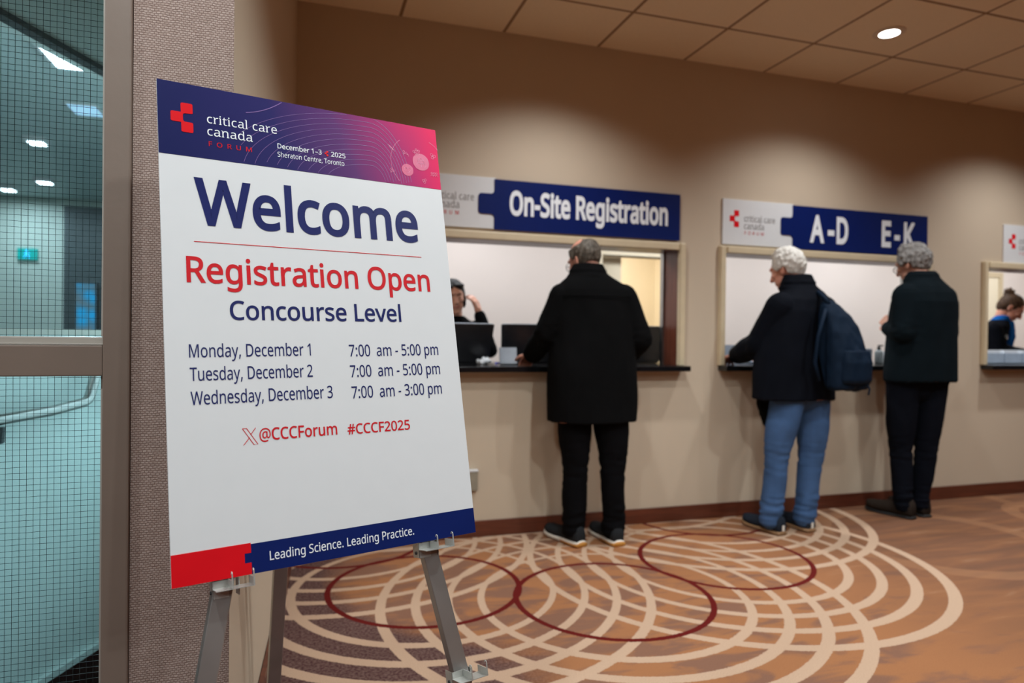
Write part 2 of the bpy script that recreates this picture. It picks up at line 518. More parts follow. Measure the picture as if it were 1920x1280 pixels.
ring_loft(bm, [ring(0), ring(.094)]); bmesh.ops.recalc_face_normals(bm, faces=bm.faces); struct('baseboard_return', bm, M['base'])

for i, (a, b) in enumerate(WIN):
    root = bpy.data.objects.new('window_%d' % (i + 1), None); COL.objects.link(root); root.location = ((a + b) / 2, WALL, WZ0)
    root['kind'] = 'structure'
    hw = (b - a) / 2; hh = WZ1 - WZ0
    bm = BM()
    for (x0, x1, z0, z1) in ((-hw, -hw + FR, 0.0, hh), (hw - FR, hw, 0.0, hh), (-hw + FR, hw - FR, hh - FR, hh)):
        box(bm, x0, x1, -0.022, 0.0, z0, z1, 0.005)
        box(bm, x0 + .006, x1 - .006, -0.032, -0.021, z0, z1 - .006 if z1 == hh else z1, 0.004)
    struct('window_frame', bm, M['frame'], root)
    bm = BM()
    for s in (-1, 1):
        x0, x1 = sorted((s * (hw - FR), s * (hw - .013)))
        box(bm, x0, x1, 0.001, TH, 0.0, hh - FR)
    box(bm, -hw + FR, hw - FR, 0.001, TH, hh - FR, hh - .013)
    struct('reveal', bm, M['reveal'], root)
    bm = BM()
    box(bm, hw - FR - .010, hw - FR + .001, TH - .03, TH + .01, 0.0, hh - FR)
    struct('metal_edge', bm, M['steel'], root)

COUNTER_LABELS = ['black stone counter under the On-Site Registration sign',
                  'black stone counter under the A-D and E-K sign',
                  'black stone counter at the right edge, in front of the woman with a hair bun']
for i, (a, b) in enumerate(WIN):
    bm = BM(); box(bm, -(b - a) / 2 + .004, (b - a) / 2 - .004, -0.105, -.0335, -0.034, 0.0, 0.004); box(bm, -(b - a) / 2 + .0135, (b - a) / 2 - .0135, -.0334, 0.68, -0.034, 0.0, 0.002)
    o = obj('service_counter', bm, M['stone'], loc=((a + b) / 2, WALL, WZ0 - .0005))
    tag(o, COUNTER_LABELS[i], 'counter', 'counters under the registration windows')

# office behind the counter
bm = BM(); box(bm, -0.03, 9.0, WALL + TH, 6.2, -0.1, 0.0); struct('floor_office', bm, M['darkfloor'])
bm = BM(); box(bm, -0.03, 9.0, WALL + TH, 8.2, OFFCEIL, OFFCEIL + .06); struct('ceiling_office', bm, M['office'])
bm = BM(); box(bm, -0.06, 2.80, 6.0, 6.12, 0, OFFCEIL); box(bm, 3.62, 8.9, 6.0, 6.12, 0, OFFCEIL); box(bm, 2.80, 3.62, 6.0, 6.12, 1.99, OFFCEIL)
struct('wall_office_back', bm, M['office'])
bm = BM(); box(bm, -0.12, -0.03, WALL + TH, 8.2, 0, OFFCEIL); struct('wall_office_left', bm, M['office'])
bm = BM(); box(bm, 8.9, 9.0, WALL, 8.2, 0, OFFCEIL); struct('wall_office_right', bm, M['office'])
bm = BM(); box(bm, 2.0, 4.6, 8.0, 8.1, 0, OFFCEIL); box(bm, 2.0, 2.1, 6.12, 8.0, 0, OFFCEIL); box(bm, 4.5, 4.6, 6.12, 8.0, 0, OFFCEIL); struct('wall_back_room', bm, M['officecream'])
bm = BM(); box(bm, 2.0, 4.6, 6.12, 8.1, -0.1, 0.0); struct('floor_back_room', bm, M['darkfloor'])
area('back_room_light', (3.3, 7.1, OFFCEIL - .03), .6, .6, 34, (1, .96, .88))
r = bpy.data.objects.new('door_2', None); COL.objects.link(r); r.location = (3.21, 6.0, 0); r['kind'] = 'structure'
bm = BM()
for (x0, x1, z0, z1) in ((-.46, -.41, 0, 2.04), (.41, .46, 0, 2.04), (-.41, .41, 1.99, 2.04)): box(bm, x0, x1, -.02, .12, z0, z1, .004)
struct('door_frame', bm, M['officecream'], r)
bm = BM(); box(bm, -.405, -.150, .10, .135, .01, 1.985, .003); struct('door_leaf', bm, M['officecream'], r)
r = bpy.data.objects.new('door_3', None); COL.objects.link(r); r.location = (7.75, 6.0, 0); r['kind'] = 'structure'
bm = BM()
for (x0, x1, z0, z1) in ((-.36, -.30, 0, 2.02), (.30, .36, 0, 2.02), (-.30, .30, 1.96, 2.02)): box(bm, x0, x1, -.03, -.001, z0, z1, .004)
struct('door_frame', bm, M['frame'], r)
bm = BM(); box(bm, -.299, .299, -.018, -.001, .01, 1.959, .003); struct('door_leaf', bm, M['officecream'], r)

# door with wired glass, left
d1 = bpy.data.objects.new('door_1', None); COL.objects.link(d1); d1.location = (-0.90, RECESS, 0); d1['kind'] = 'structure'
X0, X1 = -0.485, 0.495                       # glass opening, local
bm = BM()
box(bm, X1, X1 + .052, -0.012, 0.115, 0.0, 2.215, 0.004); box(bm, X0 - .052, X0, -0.012, 0.115, 0.0, 2.215, 0.004)
box(bm, X0 + .001, X1 - .001, -0.012, 0.115, 2.15, 2.215, 0.004)
struct('door_frame', bm, M['door_paint'], d1)
bm = BM(); box(bm, X0 + .001, X1 - .001, -0.006, 0.06, 1.082, 1.148, 0.003); struct('mid_rail', bm, M['door_paint'], d1)
bm = BM(); box(bm, X0 + .001, X1 - .001, -0.006, 0.06, 0.0, 0.26, 0.003); struct('bottom_rail', bm, M['door_paint'], d1)
bm = BM()
box(bm, X0 + .001, X1 - .001, -0.003, 0.012, 1.1485, 1.152, .001); box(bm, X0 + .001, X1 - .001, 0.012, 0.027, 1.1485, 1.166, .003)
for x in (X1 - .009, X0): box(bm, x + .001, x + .008, 0.010, 0.027, 1.1665, 2.149, .002)
for x in (X1 - .009, X0): box(bm, x + .001, x + .008, 0.010, 0.027, 0.2605, 1.0815, .002)
struct('glazing_bead', bm, M['door_bead'], d1)
def wires(z0, z1, ph):
    bm = BM(); p = 0.0127; t = 0.00034
    rnd = random.Random(4)
    k = 0; x = X1 - .012
    while x > 0.14:
        box(bm, x - t, x + t, 0.0330, 0.0338, z0, z1); x -= p
        k += 1
        if k > 60: break
    z = z0 + ph
    while z < z1:
        # slightly wavy cross wires
        pts = [(X1 - .004 - i * .03, 0.0334, z + rnd.uniform(-.0006, .0006)) for i in range(14)]
        ring_loft(bm, [[(a, b - t, c - t), (a, b + t, c - t), (a, b + t, c + t), (a, b - t, c + t)] for a, b, c in pts])
        z += p
    return bm
struct('wire_mesh', wires(1.150, 2.15, .006), M['wire'], d1)
struct('wire_mesh', wires(0.26, 1.082, .004), M['wire'], d1)
for (z0, z1) in ((1.1485, 2.1495), (.2605, 1.0815)):
    bm = BM(); box(bm, X0 + .001, X1 - .001, 0.030, 0.0365, z0, z1); struct('glass_pane', bm, M['glass'], d1)

# corridor seen through the glass
bm = BM(); box(bm, -7.5, -0.30, RECESS + .121, 11.0, -0.1, 0.0); struct('floor_corridor', bm, M['darkfloor'])
bm = BM(); box(bm, -7.5, -0.30, RECESS + .121, 11.0, 3.0, 3.06); struct('ceiling_corridor', bm, M['teal'])
bm = BM(); box(bm, -7.5, -0.30, 10.6, 10.7, 0, 3.0); struct('wall_corridor_far', bm, M['tealgrey'])
bm = BM(); box(bm, -7.6, -7.5, RECESS + .12, 10.7, 0, 3.0); struct('wall_corridor_left', bm, M['teal'])
bm = BM(); box(bm, -0.30, -0.275, RECESS + .13, 10.7, 0, 3.0); struct('wall_corridor_right', bm, M['teal'])
dirx, diry = 0.398, 0.917
def para(bm, z0, z1, off0, off1, s0=-1.1, s1=3.0):
    px, py = -0.824, 2.605; nx, ny = -diry, dirx
    pts = [(px + dirx * s + nx * o, py + diry * s + ny * o) for s, o in ((s0, off0), (s1, off0), (s1, off1), (s0, off1))]
    vr = ring_loft(bm, [[(x, y, z0) for x, y in pts], [(x, y, z1) for x, y in pts]])
    bmesh.ops.recalc_face_normals(bm, faces=bm.faces)
s1 = 1.25
bm = BM(); para(bm, 0.0, 1.165, 0, .12, -.75, s1); struct('trim_1', bm, M['teal'])
bm = BM(); para(bm, 1.1655, 1.185, -.012, .132, -.75, s1); struct('trim_2', bm, M['door_bead'])
bm = BM(); para(bm, 0.0, .022, -.022, -.001, -.75, s1); struct('trim_3', bm, M['teal'])
bm = BM(); para(bm, 2.165, 2.999, 0, .10, -.75, s1); struct('trim_4', bm, M['teal'])
bm = BM(); para(bm, 2.145, 2.1645, -.012, .03, -.75, s1); struct('trim_5', bm, M['darkdoor'])
bm = BM(); box(bm, -3.10, -2.50, 10.57, 10.598, 0.0, 2.9); struct('door_4', bm, M['darkdoor'])

GLYPHS = {"#":[434,[[[92,0,76,0,84,47],[93,94,101,140,73,140],[45,140,17,140,17,155],[17,170,17,185,48,185],[79,185,110,185,117,221],[124,257,132,293,102,293],[72,293,42,293,42,308],[42,322,42,337,74,337],[107,337,140,337,149,385],[158,432,167,480,183,480],[199,480,215,480,206,432],[197,385,188,337,220,337],[253,337,285,337,294,385],[303,432,312,480,327,480],[343,480,358,480,349,432],[340,385,331,337,360,337],[388,337,416,337,416,322],[416,308,416,293,385,293],[354,293,322,293,315,257],[308,221,302,185,332,185],[363,185,394,185,394,170],[394,155,394,140,360,140],[326,140,293,140,284,94],[274,47,265,0,249,0],[233,0,218,0,227,47],[236,94,245,140,213,140],[181,140,149,140,140,94],[132,47,123,0,107,0]],[[165,221,158,185,190,185],[222,185,254,185,261,221],[268,257,275,293,243,293],[211,293,179,293,172,257]]]],
",":[180,[[[42,-87,28,-87,34,-61],[40,-33,47,-3,53,28],[58,55,61,78,82,78],[103,78,124,78,126,75],[127,73,129,71,123,47],[115,21,104,-8,93,-36],[82,-62,71,-87,57,-87]]]],
"-":[216,[[[81,154,27,154,27,171],[27,189,27,206,81,206],[135,206,189,206,189,189],[189,171,189,154,135,154]]]],
".":[180,[[[101,-9,89,-9,78,-9],[69,-6,60,1,52,9],[48,20,48,36,48,53],[52,64,60,71,69,78],[78,81,89,81,101,81],[111,78,119,71,127,64],[132,53,132,36,132,20],[127,9,119,1,111,-6]]]],
"0":[384,[[[230,-7,191,-7,137,-7],[97,15,72,59,46,102],[33,163,33,240,33,292],[38,337,49,373,59,410],[76,438,99,458,123,477],[153,487,191,487,245,487],[285,465,312,422,338,379],[351,318,351,240,351,189],[346,145,335,108,324,71],[307,43,284,23,261,3]],[[155,44,191,44,227,44],[253,60,268,92,284,125],[291,174,291,240,291,306],[284,355,268,388,253,420],[227,437,191,437,155,437],[130,420,115,388,100,355],[92,306,92,240,92,175],[100,125,115,93,130,60]]]],
"1":[384,[[[200,0,181,0,181,112],[181,223,181,335,181,354],[181,370,181,381,182,393],[182,405,183,418,176,411],[170,405,164,400,158,395],[151,388,142,381,125,367],[108,353,91,339,80,352],[70,366,60,379,103,412],[146,446,189,480,206,480],[222,480,238,480,238,320],[238,160,238,0,219,0]]]],
"2":[384,[[[138,0,32,0,32,16],[32,33,32,49,74,91],[116,134,158,176,182,200],[202,222,219,240,236,259],[248,278,257,296,265,314],[269,334,269,355,269,382],[261,402,246,415,230,429],[210,436,185,436,161,436],[141,432,123,424,106,416],[88,405,69,390,59,403],[48,417,38,430,56,445],[78,459,102,470,127,481],[154,486,185,486,229,486],[265,475,291,452,317,430],[330,398,330,359,330,334],[325,310,314,288,304,267],[290,245,271,224,253,202],[231,179,207,155,173,122],[140,89,107,56,107,56],[107,55,107,54,188,54],[268,54,349,54,349,36],[349,18,349,0,244,0]]]],
"3":[384,[[[204,-7,162,-7,137,-7],[113,-5,92,-1,71,3],[50,10,30,19,30,38],[30,56,30,75,50,65],[72,57,95,51,119,46],[141,43,163,43,206,43],[237,51,256,68,275,85],[284,108,284,138,284,168],[272,189,249,202,225,216],[192,222,150,222,134,222],[119,222,103,222,103,239],[103,256,103,273,119,273],[135,273,150,273,190,273],[220,281,240,298,260,314],[271,336,271,363,271,387],[263,405,247,417,231,430],[210,437,183,437,157,437],[135,433,117,425,99,418],[80,408,62,396,53,410],[43,423,33,437,50,450],[71,462,96,471,122,481],[150,486,183,486,233,486],[270,475,294,453,319,430],[331,402,331,367,331,335],[322,309,304,290,286,271],[262,259,232,253,232,252],[232,251,232,250,270,245],[299,233,318,214,336,194],[346,168,346,136,346,109],[339,84,326,62,313,40],[293,24,266,11,239,-1]]]],
"5":[384,[[[223,-7,167,-7,142,-7],[119,-4,97,0,75,4],[57,11,42,19,42,38],[42,57,42,75,58,65],[78,58,101,52,124,46],[146,44,167,44,203,44],[231,52,253,69,275,86],[285,112,285,147,285,178],[276,202,257,219,237,236],[207,244,165,244,153,244],[138,243,122,241,106,239],[93,237,83,234,73,241],[64,247,54,253,60,329],[66,404,72,480,152,480],[232,480,312,480,312,462],[312,444,312,426,249,426],[186,426,122,426,118,379],[115,333,111,287,118,288],[129,290,142,291,155,293],[169,294,185,294,234,294],[273,282,302,257,331,233],[346,198,346,153,346,103],[330,64,299,36,267,7]]]],
"7":[384,[[[113,0,91,0,157,142],[223,284,288,426,202,426],[116,426,30,426,30,444],[30,462,30,480,137,480],[244,480,351,480,351,464],[351,449,351,434,286,289],[221,145,156,0,135,0]]]],
":":[180,[[[101,278,89,278,78,278],[69,282,60,289,52,296],[48,308,48,324,48,341],[52,353,60,359,69,366],[78,369,89,369,101,369],[111,366,119,359,127,353],[132,341,132,324,132,308],[127,296,119,289,111,282]],[[101,-9,89,-9,78,-9],[69,-6,60,1,52,9],[48,20,48,36,48,53],[52,64,60,71,69,78],[78,81,89,81,101,81],[111,78,119,71,127,64],[132,53,132,36,132,20],[127,9,119,1,111,-6]]]],
"@":[604,[[[320,-60,291,-60,238,-60],[193,-50,155,-30,118,-11],[89,18,69,55,49,92],[39,136,39,188,39,230],[45,268,58,304,71,339],[90,370,115,397,139,423],[169,443,204,458,240,472],[279,480,324,480,370,480],[412,470,448,451,484,431],[513,404,534,368,554,332],[565,289,565,240,565,219],[562,199,558,179,553,160],[546,142,536,126,526,110],[514,97,500,88,485,78],[468,73,449,73,428,73],[412,79,400,91,388,103],[381,116,378,132,377,132],[376,132,375,132,367,115],[355,101,339,90,323,79],[304,73,280,73,246,73],[220,85,201,107,183,130],[173,161,173,198,173,228],[179,254,191,276,202,299],[219,317,240,330,261,343],[287,349,316,349,335,349],[355,348,374,344,393,341],[408,337,418,333,416,288],[414,242,412,197,411,189],[411,183,411,180,411,176],[411,174,411,173,411,149],[415,134,423,126,432,119],[441,115,453,115,467,115],[478,121,488,132,498,143],[505,159,510,178,515,197],[518,218,518,240,518,282],[509,317,493,346,476,375],[453,397,423,412,394,428],[361,435,324,435,273,435],[230,425,194,404,159,383],[133,354,115,317,96,280],[87,238,87,190,87,124],[105,73,140,38,175,2],[225,-15,291,-15,318,-15],[344,-12,369,-6,394,0],[416,6,435,13,435,-2],[435,-17,435,-32,416,-40],[394,-47,370,-52,346,-57]],[[270,115,289,115,314,115],[332,124,343,143,354,162],[361,186,362,216,363,244],[365,272,366,300,360,302],[353,304,344,305,335,306],[326,307,316,307,294,307],[277,302,263,291,250,280],[240,266,234,249,229,233],[226,215,226,197,226,168],[231,147,243,134,254,121]]]],
"A":[429,[[[20,0,0,0,62,161],[125,321,187,482,206,482],[224,482,242,482,304,321],[366,161,428,0,408,0],[387,0,366,0,347,49],[328,99,308,148,245,148],[182,148,118,148,99,99],[80,49,61,0,41,0]],[[156,251,138,202,189,202],[240,202,290,202,272,251],[254,299,236,347,235,351],[233,357,230,367,227,376],[224,386,221,396,218,406],[215,414,214,419,210,405],[207,392,203,378,199,365],[195,355,193,347,175,299]]]],
"C":[424,[[[288,-7,261,-7,212,-7],[172,3,139,24,106,44],[82,72,65,109,49,147],[41,190,41,240,41,289],[50,331,67,368,85,405],[111,434,146,455,180,476],[222,486,271,486,322,486],[366,477,404,458,396,441],[388,424,379,407,365,414],[348,420,330,425,312,430],[292,433,271,433,219,433],[179,416,149,381,120,347],[105,300,105,240,105,180],[119,133,146,98,174,64],[215,46,270,46,291,46],[311,48,330,52,349,55],[367,60,385,65,385,48],[385,30,385,13,367,6],[348,1,329,-2,310,-5]]]],
"D":[490,[[[110,0,65,0,65,160],[65,320,65,480,114,480],[164,480,213,480,261,480],[303,471,338,453,374,435],[401,408,420,374,440,339],[449,296,449,244,449,163],[427,102,383,61,339,20],[278,0,199,0,154,0]],[[126,177,126,52,147,52],[169,52,191,52,321,52],[385,115,385,242,385,306],[370,353,338,383,307,413],[262,428,204,428,178,428],[152,428,126,428,126,302]]]],
"E":[373,[[[154,0,65,0,65,160],[65,320,65,480,154,480],[244,480,333,480,333,462],[333,444,333,426,264,426],[195,426,126,426,126,377],[126,327,126,277,191,277],[256,277,321,277,321,259],[321,242,321,224,256,224],[191,224,126,224,126,167],[126,110,126,53,195,53],[264,53,333,53,333,35],[333,18,333,0,244,0]]]],
"F":[349,[[[85,0,65,0,65,160],[65,320,65,480,154,480],[244,480,333,480,333,462],[333,444,333,426,264,426],[195,426,126,426,126,370],[126,313,126,257,191,257],[255,257,320,257,320,239],[320,221,320,203,255,203],[191,203,126,203,126,136],[126,68,126,0,105,0]]]],
"K":[416,[[[85,0,65,0,65,160],[65,320,65,480,85,480],[105,480,126,480,126,401],[126,322,126,243,139,258],[153,274,167,289,181,304],[194,319,208,334,251,383],[295,431,338,480,361,480],[385,480,408,480,345,410],[282,340,218,271,284,180],[350,90,416,0,392,0],[368,0,345,0,288,76],[231,153,175,229,158,215],[142,200,126,186,126,124],[126,62,126,0,105,0]]]],
"L":[352,[[[155,0,65,0,65,160],[65,320,65,480,85,480],[105,480,126,480,126,338],[126,196,126,54,195,54],[265,54,335,54,335,36],[335,18,335,0,245,0]]]],
"M":[609,[[[84,0,65,0,65,160],[65,320,65,480,95,480],[125,480,154,480,204,349],[253,218,302,87,303,87],[304,87,305,87,355,218],[405,349,455,480,485,480],[514,480,544,480,544,320],[544,160,544,0,524,0],[504,0,484,0,484,98],[484,197,484,295,484,318],[485,341,486,364,487,387],[488,405,489,420,488,420],[487,420,486,420,433,280],[380,140,326,0,310,0],[293,0,277,0,224,140],[171,280,119,420,118,420],[117,420,116,420,118,407],[119,388,120,364,120,341],[121,316,121,291,121,194],[121,97,121,0,102,0]]]],
"O":[525,[[[311,-7,263,-7,213,-7],[172,4,139,24,106,45],[81,74,65,111,49,148],[41,191,41,241,41,290],[49,333,65,370,81,407],[106,435,139,456,172,477],[213,487,263,487,311,487],[351,477,384,456,417,436],[442,407,458,370,475,333],[484,290,484,240,484,191],[475,147,458,110,442,74],[417,45,384,24,351,4]],[[208,46,263,46,317,46],[357,63,382,98,407,132],[420,180,420,240,420,301],[407,348,382,382,357,417],[317,434,263,434,209,434],[169,417,143,382,118,348],[105,301,105,240,105,180],[118,132,143,98,169,63]]]],
"P":[406,[[[85,0,65,0,65,160],[65,320,65,480,107,480],[150,480,192,480,255,480],[300,467,329,443,358,418],[372,383,372,338,372,312],[366,287,354,264,342,241],[322,223,294,208,267,194],[229,187,181,187,162,187],[144,187,126,187,126,124],[126,62,126,0,105,0]],[[126,302,126,238,142,238],[158,238,174,238,220,238],[254,246,276,261,298,275],[310,300,310,336,310,367],[300,390,280,405,260,420],[229,428,187,428,166,428],[146,428,126,428,126,365]]]],
"R":[418,[[[85,0,65,0,65,160],[65,320,65,480,109,480],[153,480,197,480,257,480],[301,468,329,446,358,423],[372,389,372,343,372,318],[367,296,358,279,349,262],[337,249,322,239,307,229],[292,221,276,215,320,143],[364,72,408,0,384,0],[361,0,337,0,298,66],[260,132,221,198,189,198],[157,198,126,198,126,132],[126,66,126,0,105,0]],[[126,308,126,249,150,249],[173,249,197,249,236,249],[265,257,283,272,301,288],[310,310,310,340,310,372],[300,394,281,407,263,421],[233,427,194,427,171,427],[148,427,126,427,126,368]]]],
"S":[369,[[[218,-7,166,-7,139,-7],[114,-5,91,-1,69,3],[49,9,34,16,34,35],[34,55,34,74,50,67],[70,60,94,54,118,49],[143,46,169,46,204,46],[231,53,249,66,268,80],[277,99,277,123,277,139],[273,152,267,163,260,173],[248,183,232,192,216,202],[193,211,164,222,123,236],[92,255,72,276,51,298],[40,327,40,364,40,390],[47,411,60,429,73,448],[91,462,114,471,137,481],[163,486,193,486,220,486],[244,484,266,479,288,474],[308,467,326,459,319,442],[313,425,307,408,290,415],[272,421,253,426,233,431],[213,433,192,433,162,433],[139,427,124,414,109,401],[101,384,101,363,101,347],[105,334,111,323,118,312],[129,303,144,294,160,286],[180,276,206,267,234,256],[258,245,278,233,297,222],[312,207,322,191,332,174],[337,153,337,128,337,86],[322,53,291,29,260,5]]]],
"T":[373,[[[177,0,156,0,156,142],[156,284,156,426,107,426],[57,426,7,426,7,444],[7,462,7,480,126,480],[246,480,366,480,366,462],[366,444,366,426,316,426],[267,426,217,426,217,284],[217,142,217,0,197,0]]]],
"U":[491,[[[286,-7,243,-7,184,-7],[138,10,107,42,76,74],[60,117,60,171,60,274],[60,377,60,480,81,480],[101,480,121,480,121,376],[121,272,121,169,121,130],[131,99,152,78,173,56],[204,46,246,46,290,46],[321,57,341,80,360,103],[370,133,370,169,370,273],[370,376,370,480,390,480],[410,480,430,480,430,376],[430,273,430,169,430,136],[423,106,410,80,396,53],[376,32,348,16,321,1]]]],
"W":[625,[[[155,0,135,0,93,160],[50,320,8,480,29,480],[50,480,71,480,96,382],[121,284,146,187,151,166],[156,146,160,127,163,108],[166,90,169,73,171,90],[174,109,179,130,183,150],[188,170,194,190,222,287],[251,383,279,480,300,480],[320,480,341,480,370,382],[400,285,429,188,435,167],[441,147,445,127,450,106],[453,88,455,73,458,89],[461,107,465,127,469,146],[473,166,479,187,503,285],[528,382,553,480,574,480],[595,480,616,480,573,320],[531,160,488,0,468,0],[448,0,427,0,396,105],[365,210,334,314,330,327],[327,340,323,353,319,366],[317,378,314,388,312,398],[310,405,310,409,309,403],[307,391,303,372,298,353],[293,333,287,312,257,208],[226,104,196,0,176,0]]]],
"a":[377,[[[175,-7,144,-7,112,-7],[85,2,63,19,42,36],[31,63,31,100,31,136],[45,164,73,183,101,202],[145,213,203,215,224,216],[244,216,265,217,265,224],[265,231,265,238,265,268],[258,289,245,301,232,313],[214,318,190,318,171,318],[153,316,136,310,119,304],[103,298,89,291,83,306],[77,320,71,335,86,344],[105,351,126,357,148,363],[170,366,193,366,237,366],[270,356,291,337,312,318],[322,287,322,245,322,163],[322,82,322,0,308,0],[294,0,279,0,276,17],[272,34,268,51,267,51],[266,51,265,51,250,31],[233,17,216,7,199,-2]],[[139,41,158,41,188,41],[214,49,234,66,254,83],[264,109,264,144,264,154],[264,165,264,176,246,175],[229,175,211,174,166,172],[135,165,118,152,101,140],[92,122,92,99,92,79],[98,64,110,55,123,46]]]],
"b":[413,[[[272,-7,228,-7,199,-7],[176,-2,158,9,141,19],[126,31,116,46,115,46],[113,46,111,46,107,30],[103,15,99,0,85,0],[71,0,57,0,57,170],[57,340,57,510,77,510],[96,510,116,510,116,469],[116,428,116,386,116,371],[116,357,115,344,115,330],[114,320,113,312,114,312],[115,312,116,312,126,328],[141,340,158,351,176,361],[199,366,228,366,272,366],[308,350,335,319,363,288],[376,242,376,180,376,118],[362,72,335,40,308,9]],[[180,42,219,42,251,42],[275,54,291,78,307,102],[315,136,315,181,315,272],[283,317,218,317,180,317],[153,306,138,284,124,262],[116,228,116,182,116,181],[116,180,116,179,116,135],[123,101,138,78,153,54]]]],
"c":[322,[[[222,-7,201,-7,170,-7],[141,0,117,13,92,26],[72,46,58,73,44,101],[37,135,37,178,37,222],[44,258,59,286,74,314],[94,334,119,347,145,360],[173,367,206,367,224,367],[242,365,259,361,276,357],[289,353,300,347,294,331],[288,315,282,298,271,302],[259,306,244,310,230,313],[217,315,204,315,133,315],[98,270,98,179,98,135],[107,102,124,79,141,56],[167,44,201,44,221,44],[238,46,253,50,268,54],[282,59,294,65,294,48],[294,30,294,13,282,6],[269,2,254,-2,240,-5]]]],
"d":[413,[[[213,-7,185,-7,140,-7],[104,9,77,40,50,71],[37,118,37,179,37,241],[50,288,78,319,105,351],[141,367,185,367,213,367],[236,362,254,351,271,341],[286,328,297,314,298,314],[300,314,301,314,300,319],[300,328,299,339,297,351],[297,360,297,367,297,415],[297,463,297,510,317,510],[336,510,356,510,356,340],[356,170,356,0,340,0],[324,0,308,0,305,16],[302,32,300,48,299,48],[298,48,297,48,286,33],[272,20,254,9,236,-1]],[[162,42,194,42,232,42],[259,53,274,74,290,94],[298,126,298,168,298,171],[298,175,298,179,298,223],[290,258,275,282,261,306],[233,318,193,318,162,318],[138,305,122,280,106,254],[98,221,98,178,98,135],[106,102,122,78,138,54]]]],
"e":[379,[[[235,-7,210,-7,176,-7],[146,0,120,14,94,28],[73,49,59,76,44,104],[37,137,37,177,37,217],[44,251,57,279,70,307],[89,329,112,344,136,359],[164,367,196,367,227,367],[254,360,276,347,298,333],[315,314,327,290,339,265],[345,237,345,204,345,192],[345,180,345,169,262,169],[180,169,98,169,99,128],[109,97,129,76,149,54],[177,44,213,44,236,44],[256,46,274,50,291,54],[310,60,328,69,328,51],[328,34,328,17,310,9],[292,3,274,-1,256,-5]],[[103,248,99,216,161,216],[222,216,283,216,283,246],[276,271,262,290,247,309],[225,318,195,318,167,318],[145,309,129,291,112,273]]]],
"g":[413,[[[250,-161,195,-161,142,-161],[99,-154,65,-138,65,-120],[65,-102,65,-84,101,-103],[145,-112,198,-112,229,-112],[253,-103,271,-85,289,-67],[298,-42,298,-11,298,-6],[298,-1,298,3,298,9],[298,16,298,27,299,37],[299,44,300,48,299,48],[298,48,297,48,273,11],[236,-7,185,-7,139,-7],[102,10,76,42,50,75],[37,121,37,179,37,237],[50,282,76,316,102,350],[139,367,185,367,208,367],[230,362,249,353,268,344],[284,331,298,312,299,312],[300,312,301,312,304,328],[306,344,309,360,325,360],[340,360,356,360,356,238],[356,116,356,-6,356,-58],[343,-96,317,-122,290,-148]],[[163,42,194,42,230,42],[257,51,273,71,290,90],[298,122,298,165,298,170],[298,175,298,179,298,229],[290,264,273,285,256,306],[229,317,193,317,163,317],[139,305,123,281,106,257],[98,223,98,179,98,134],[106,100,123,77,139,53]]]],
"h":[415,[[[77,0,57,0,57,170],[57,340,57,510,77,510],[96,510,116,510,116,460],[116,411,116,361,116,343],[115,326,113,310,114,310],[116,310,117,310,128,329],[144,343,164,352,184,361],[206,366,229,366,273,366],[306,356,328,335,350,314],[361,281,361,234,361,156],[361,78,361,0,341,0],[322,0,302,0,302,77],[302,154,302,230,302,288],[275,317,222,317,181,317],[154,306,139,283,124,260],[116,228,116,186,116,124],[116,62,116,0,96,0]]]],
"i":[173,[[[96,420,87,420,77,420],[69,423,62,429,56,435],[52,445,52,457,52,470],[56,480,62,486,69,492],[77,495,87,495,96,495],[104,492,111,486,118,480],[122,470,122,457,122,445],[118,435,111,429,104,423]],[[77,0,57,0,57,120],[57,240,57,360,77,360],[96,360,116,360,116,240],[116,120,116,0,96,0]]]],
"l":[173,[[[77,0,57,0,57,170],[57,340,57,510,77,510],[96,510,116,510,116,340],[116,170,116,0,96,0]]]],
"m":[628,[[[77,0,57,0,57,120],[57,240,57,360,73,360],[89,360,105,360,108,344],[111,327,113,311,115,311],[116,311,117,311,128,330],[143,344,162,353,181,362],[201,367,223,367,279,367],[316,347,333,306,334,306],[335,306,336,306,349,327],[365,342,386,352,407,362],[429,367,452,367,493,367],[523,356,543,335,563,315],[574,281,574,234,574,156],[574,78,574,0,554,0],[535,0,515,0,515,77],[515,154,515,232,515,289],[491,317,442,317,407,317],[382,307,367,287,352,267],[345,237,345,199,345,133],[345,66,345,0,325,0],[306,0,286,0,286,77],[286,154,286,232,286,289],[261,317,212,317,176,317],[151,306,137,283,123,261],[116,229,116,187,116,124],[116,62,116,0,96,0]]]],
"n":[415,[[[77,0,57,0,57,120],[57,240,57,360,73,360],[89,360,105,360,108,344],[111,327,113,311,115,311],[116,311,117,311,128,330],[145,344,165,353,186,362],[208,367,230,367,273,367],[306,356,328,335,350,315],[361,281,361,234,361,156],[361,78,361,0,341,0],[322,0,302,0,302,77],[302,154,302,230,302,288],[275,317,222,317,182,317],[154,306,139,283,124,261],[116,229,116,187,116,124],[116,62,116,0,96,0]]]],
"o":[406,[[[254,-7,202,-7,170,-7],[142,1,117,15,92,30],[73,51,58,79,44,107],[37,141,37,181,37,240],[52,286,82,318,112,351],[153,367,204,367,237,367],[266,359,290,345,315,330],[335,309,349,282,363,254],[370,221,370,181,370,121],[355,75,325,42,294,10]],[[167,42,203,42,240,42],[266,55,283,80,300,104],[309,138,309,181,309,223],[300,257,283,281,266,305],[240,317,203,317,166,317],[139,305,123,281,106,257],[98,223,98,181,98,138],[106,104,123,80,140,55]]]],
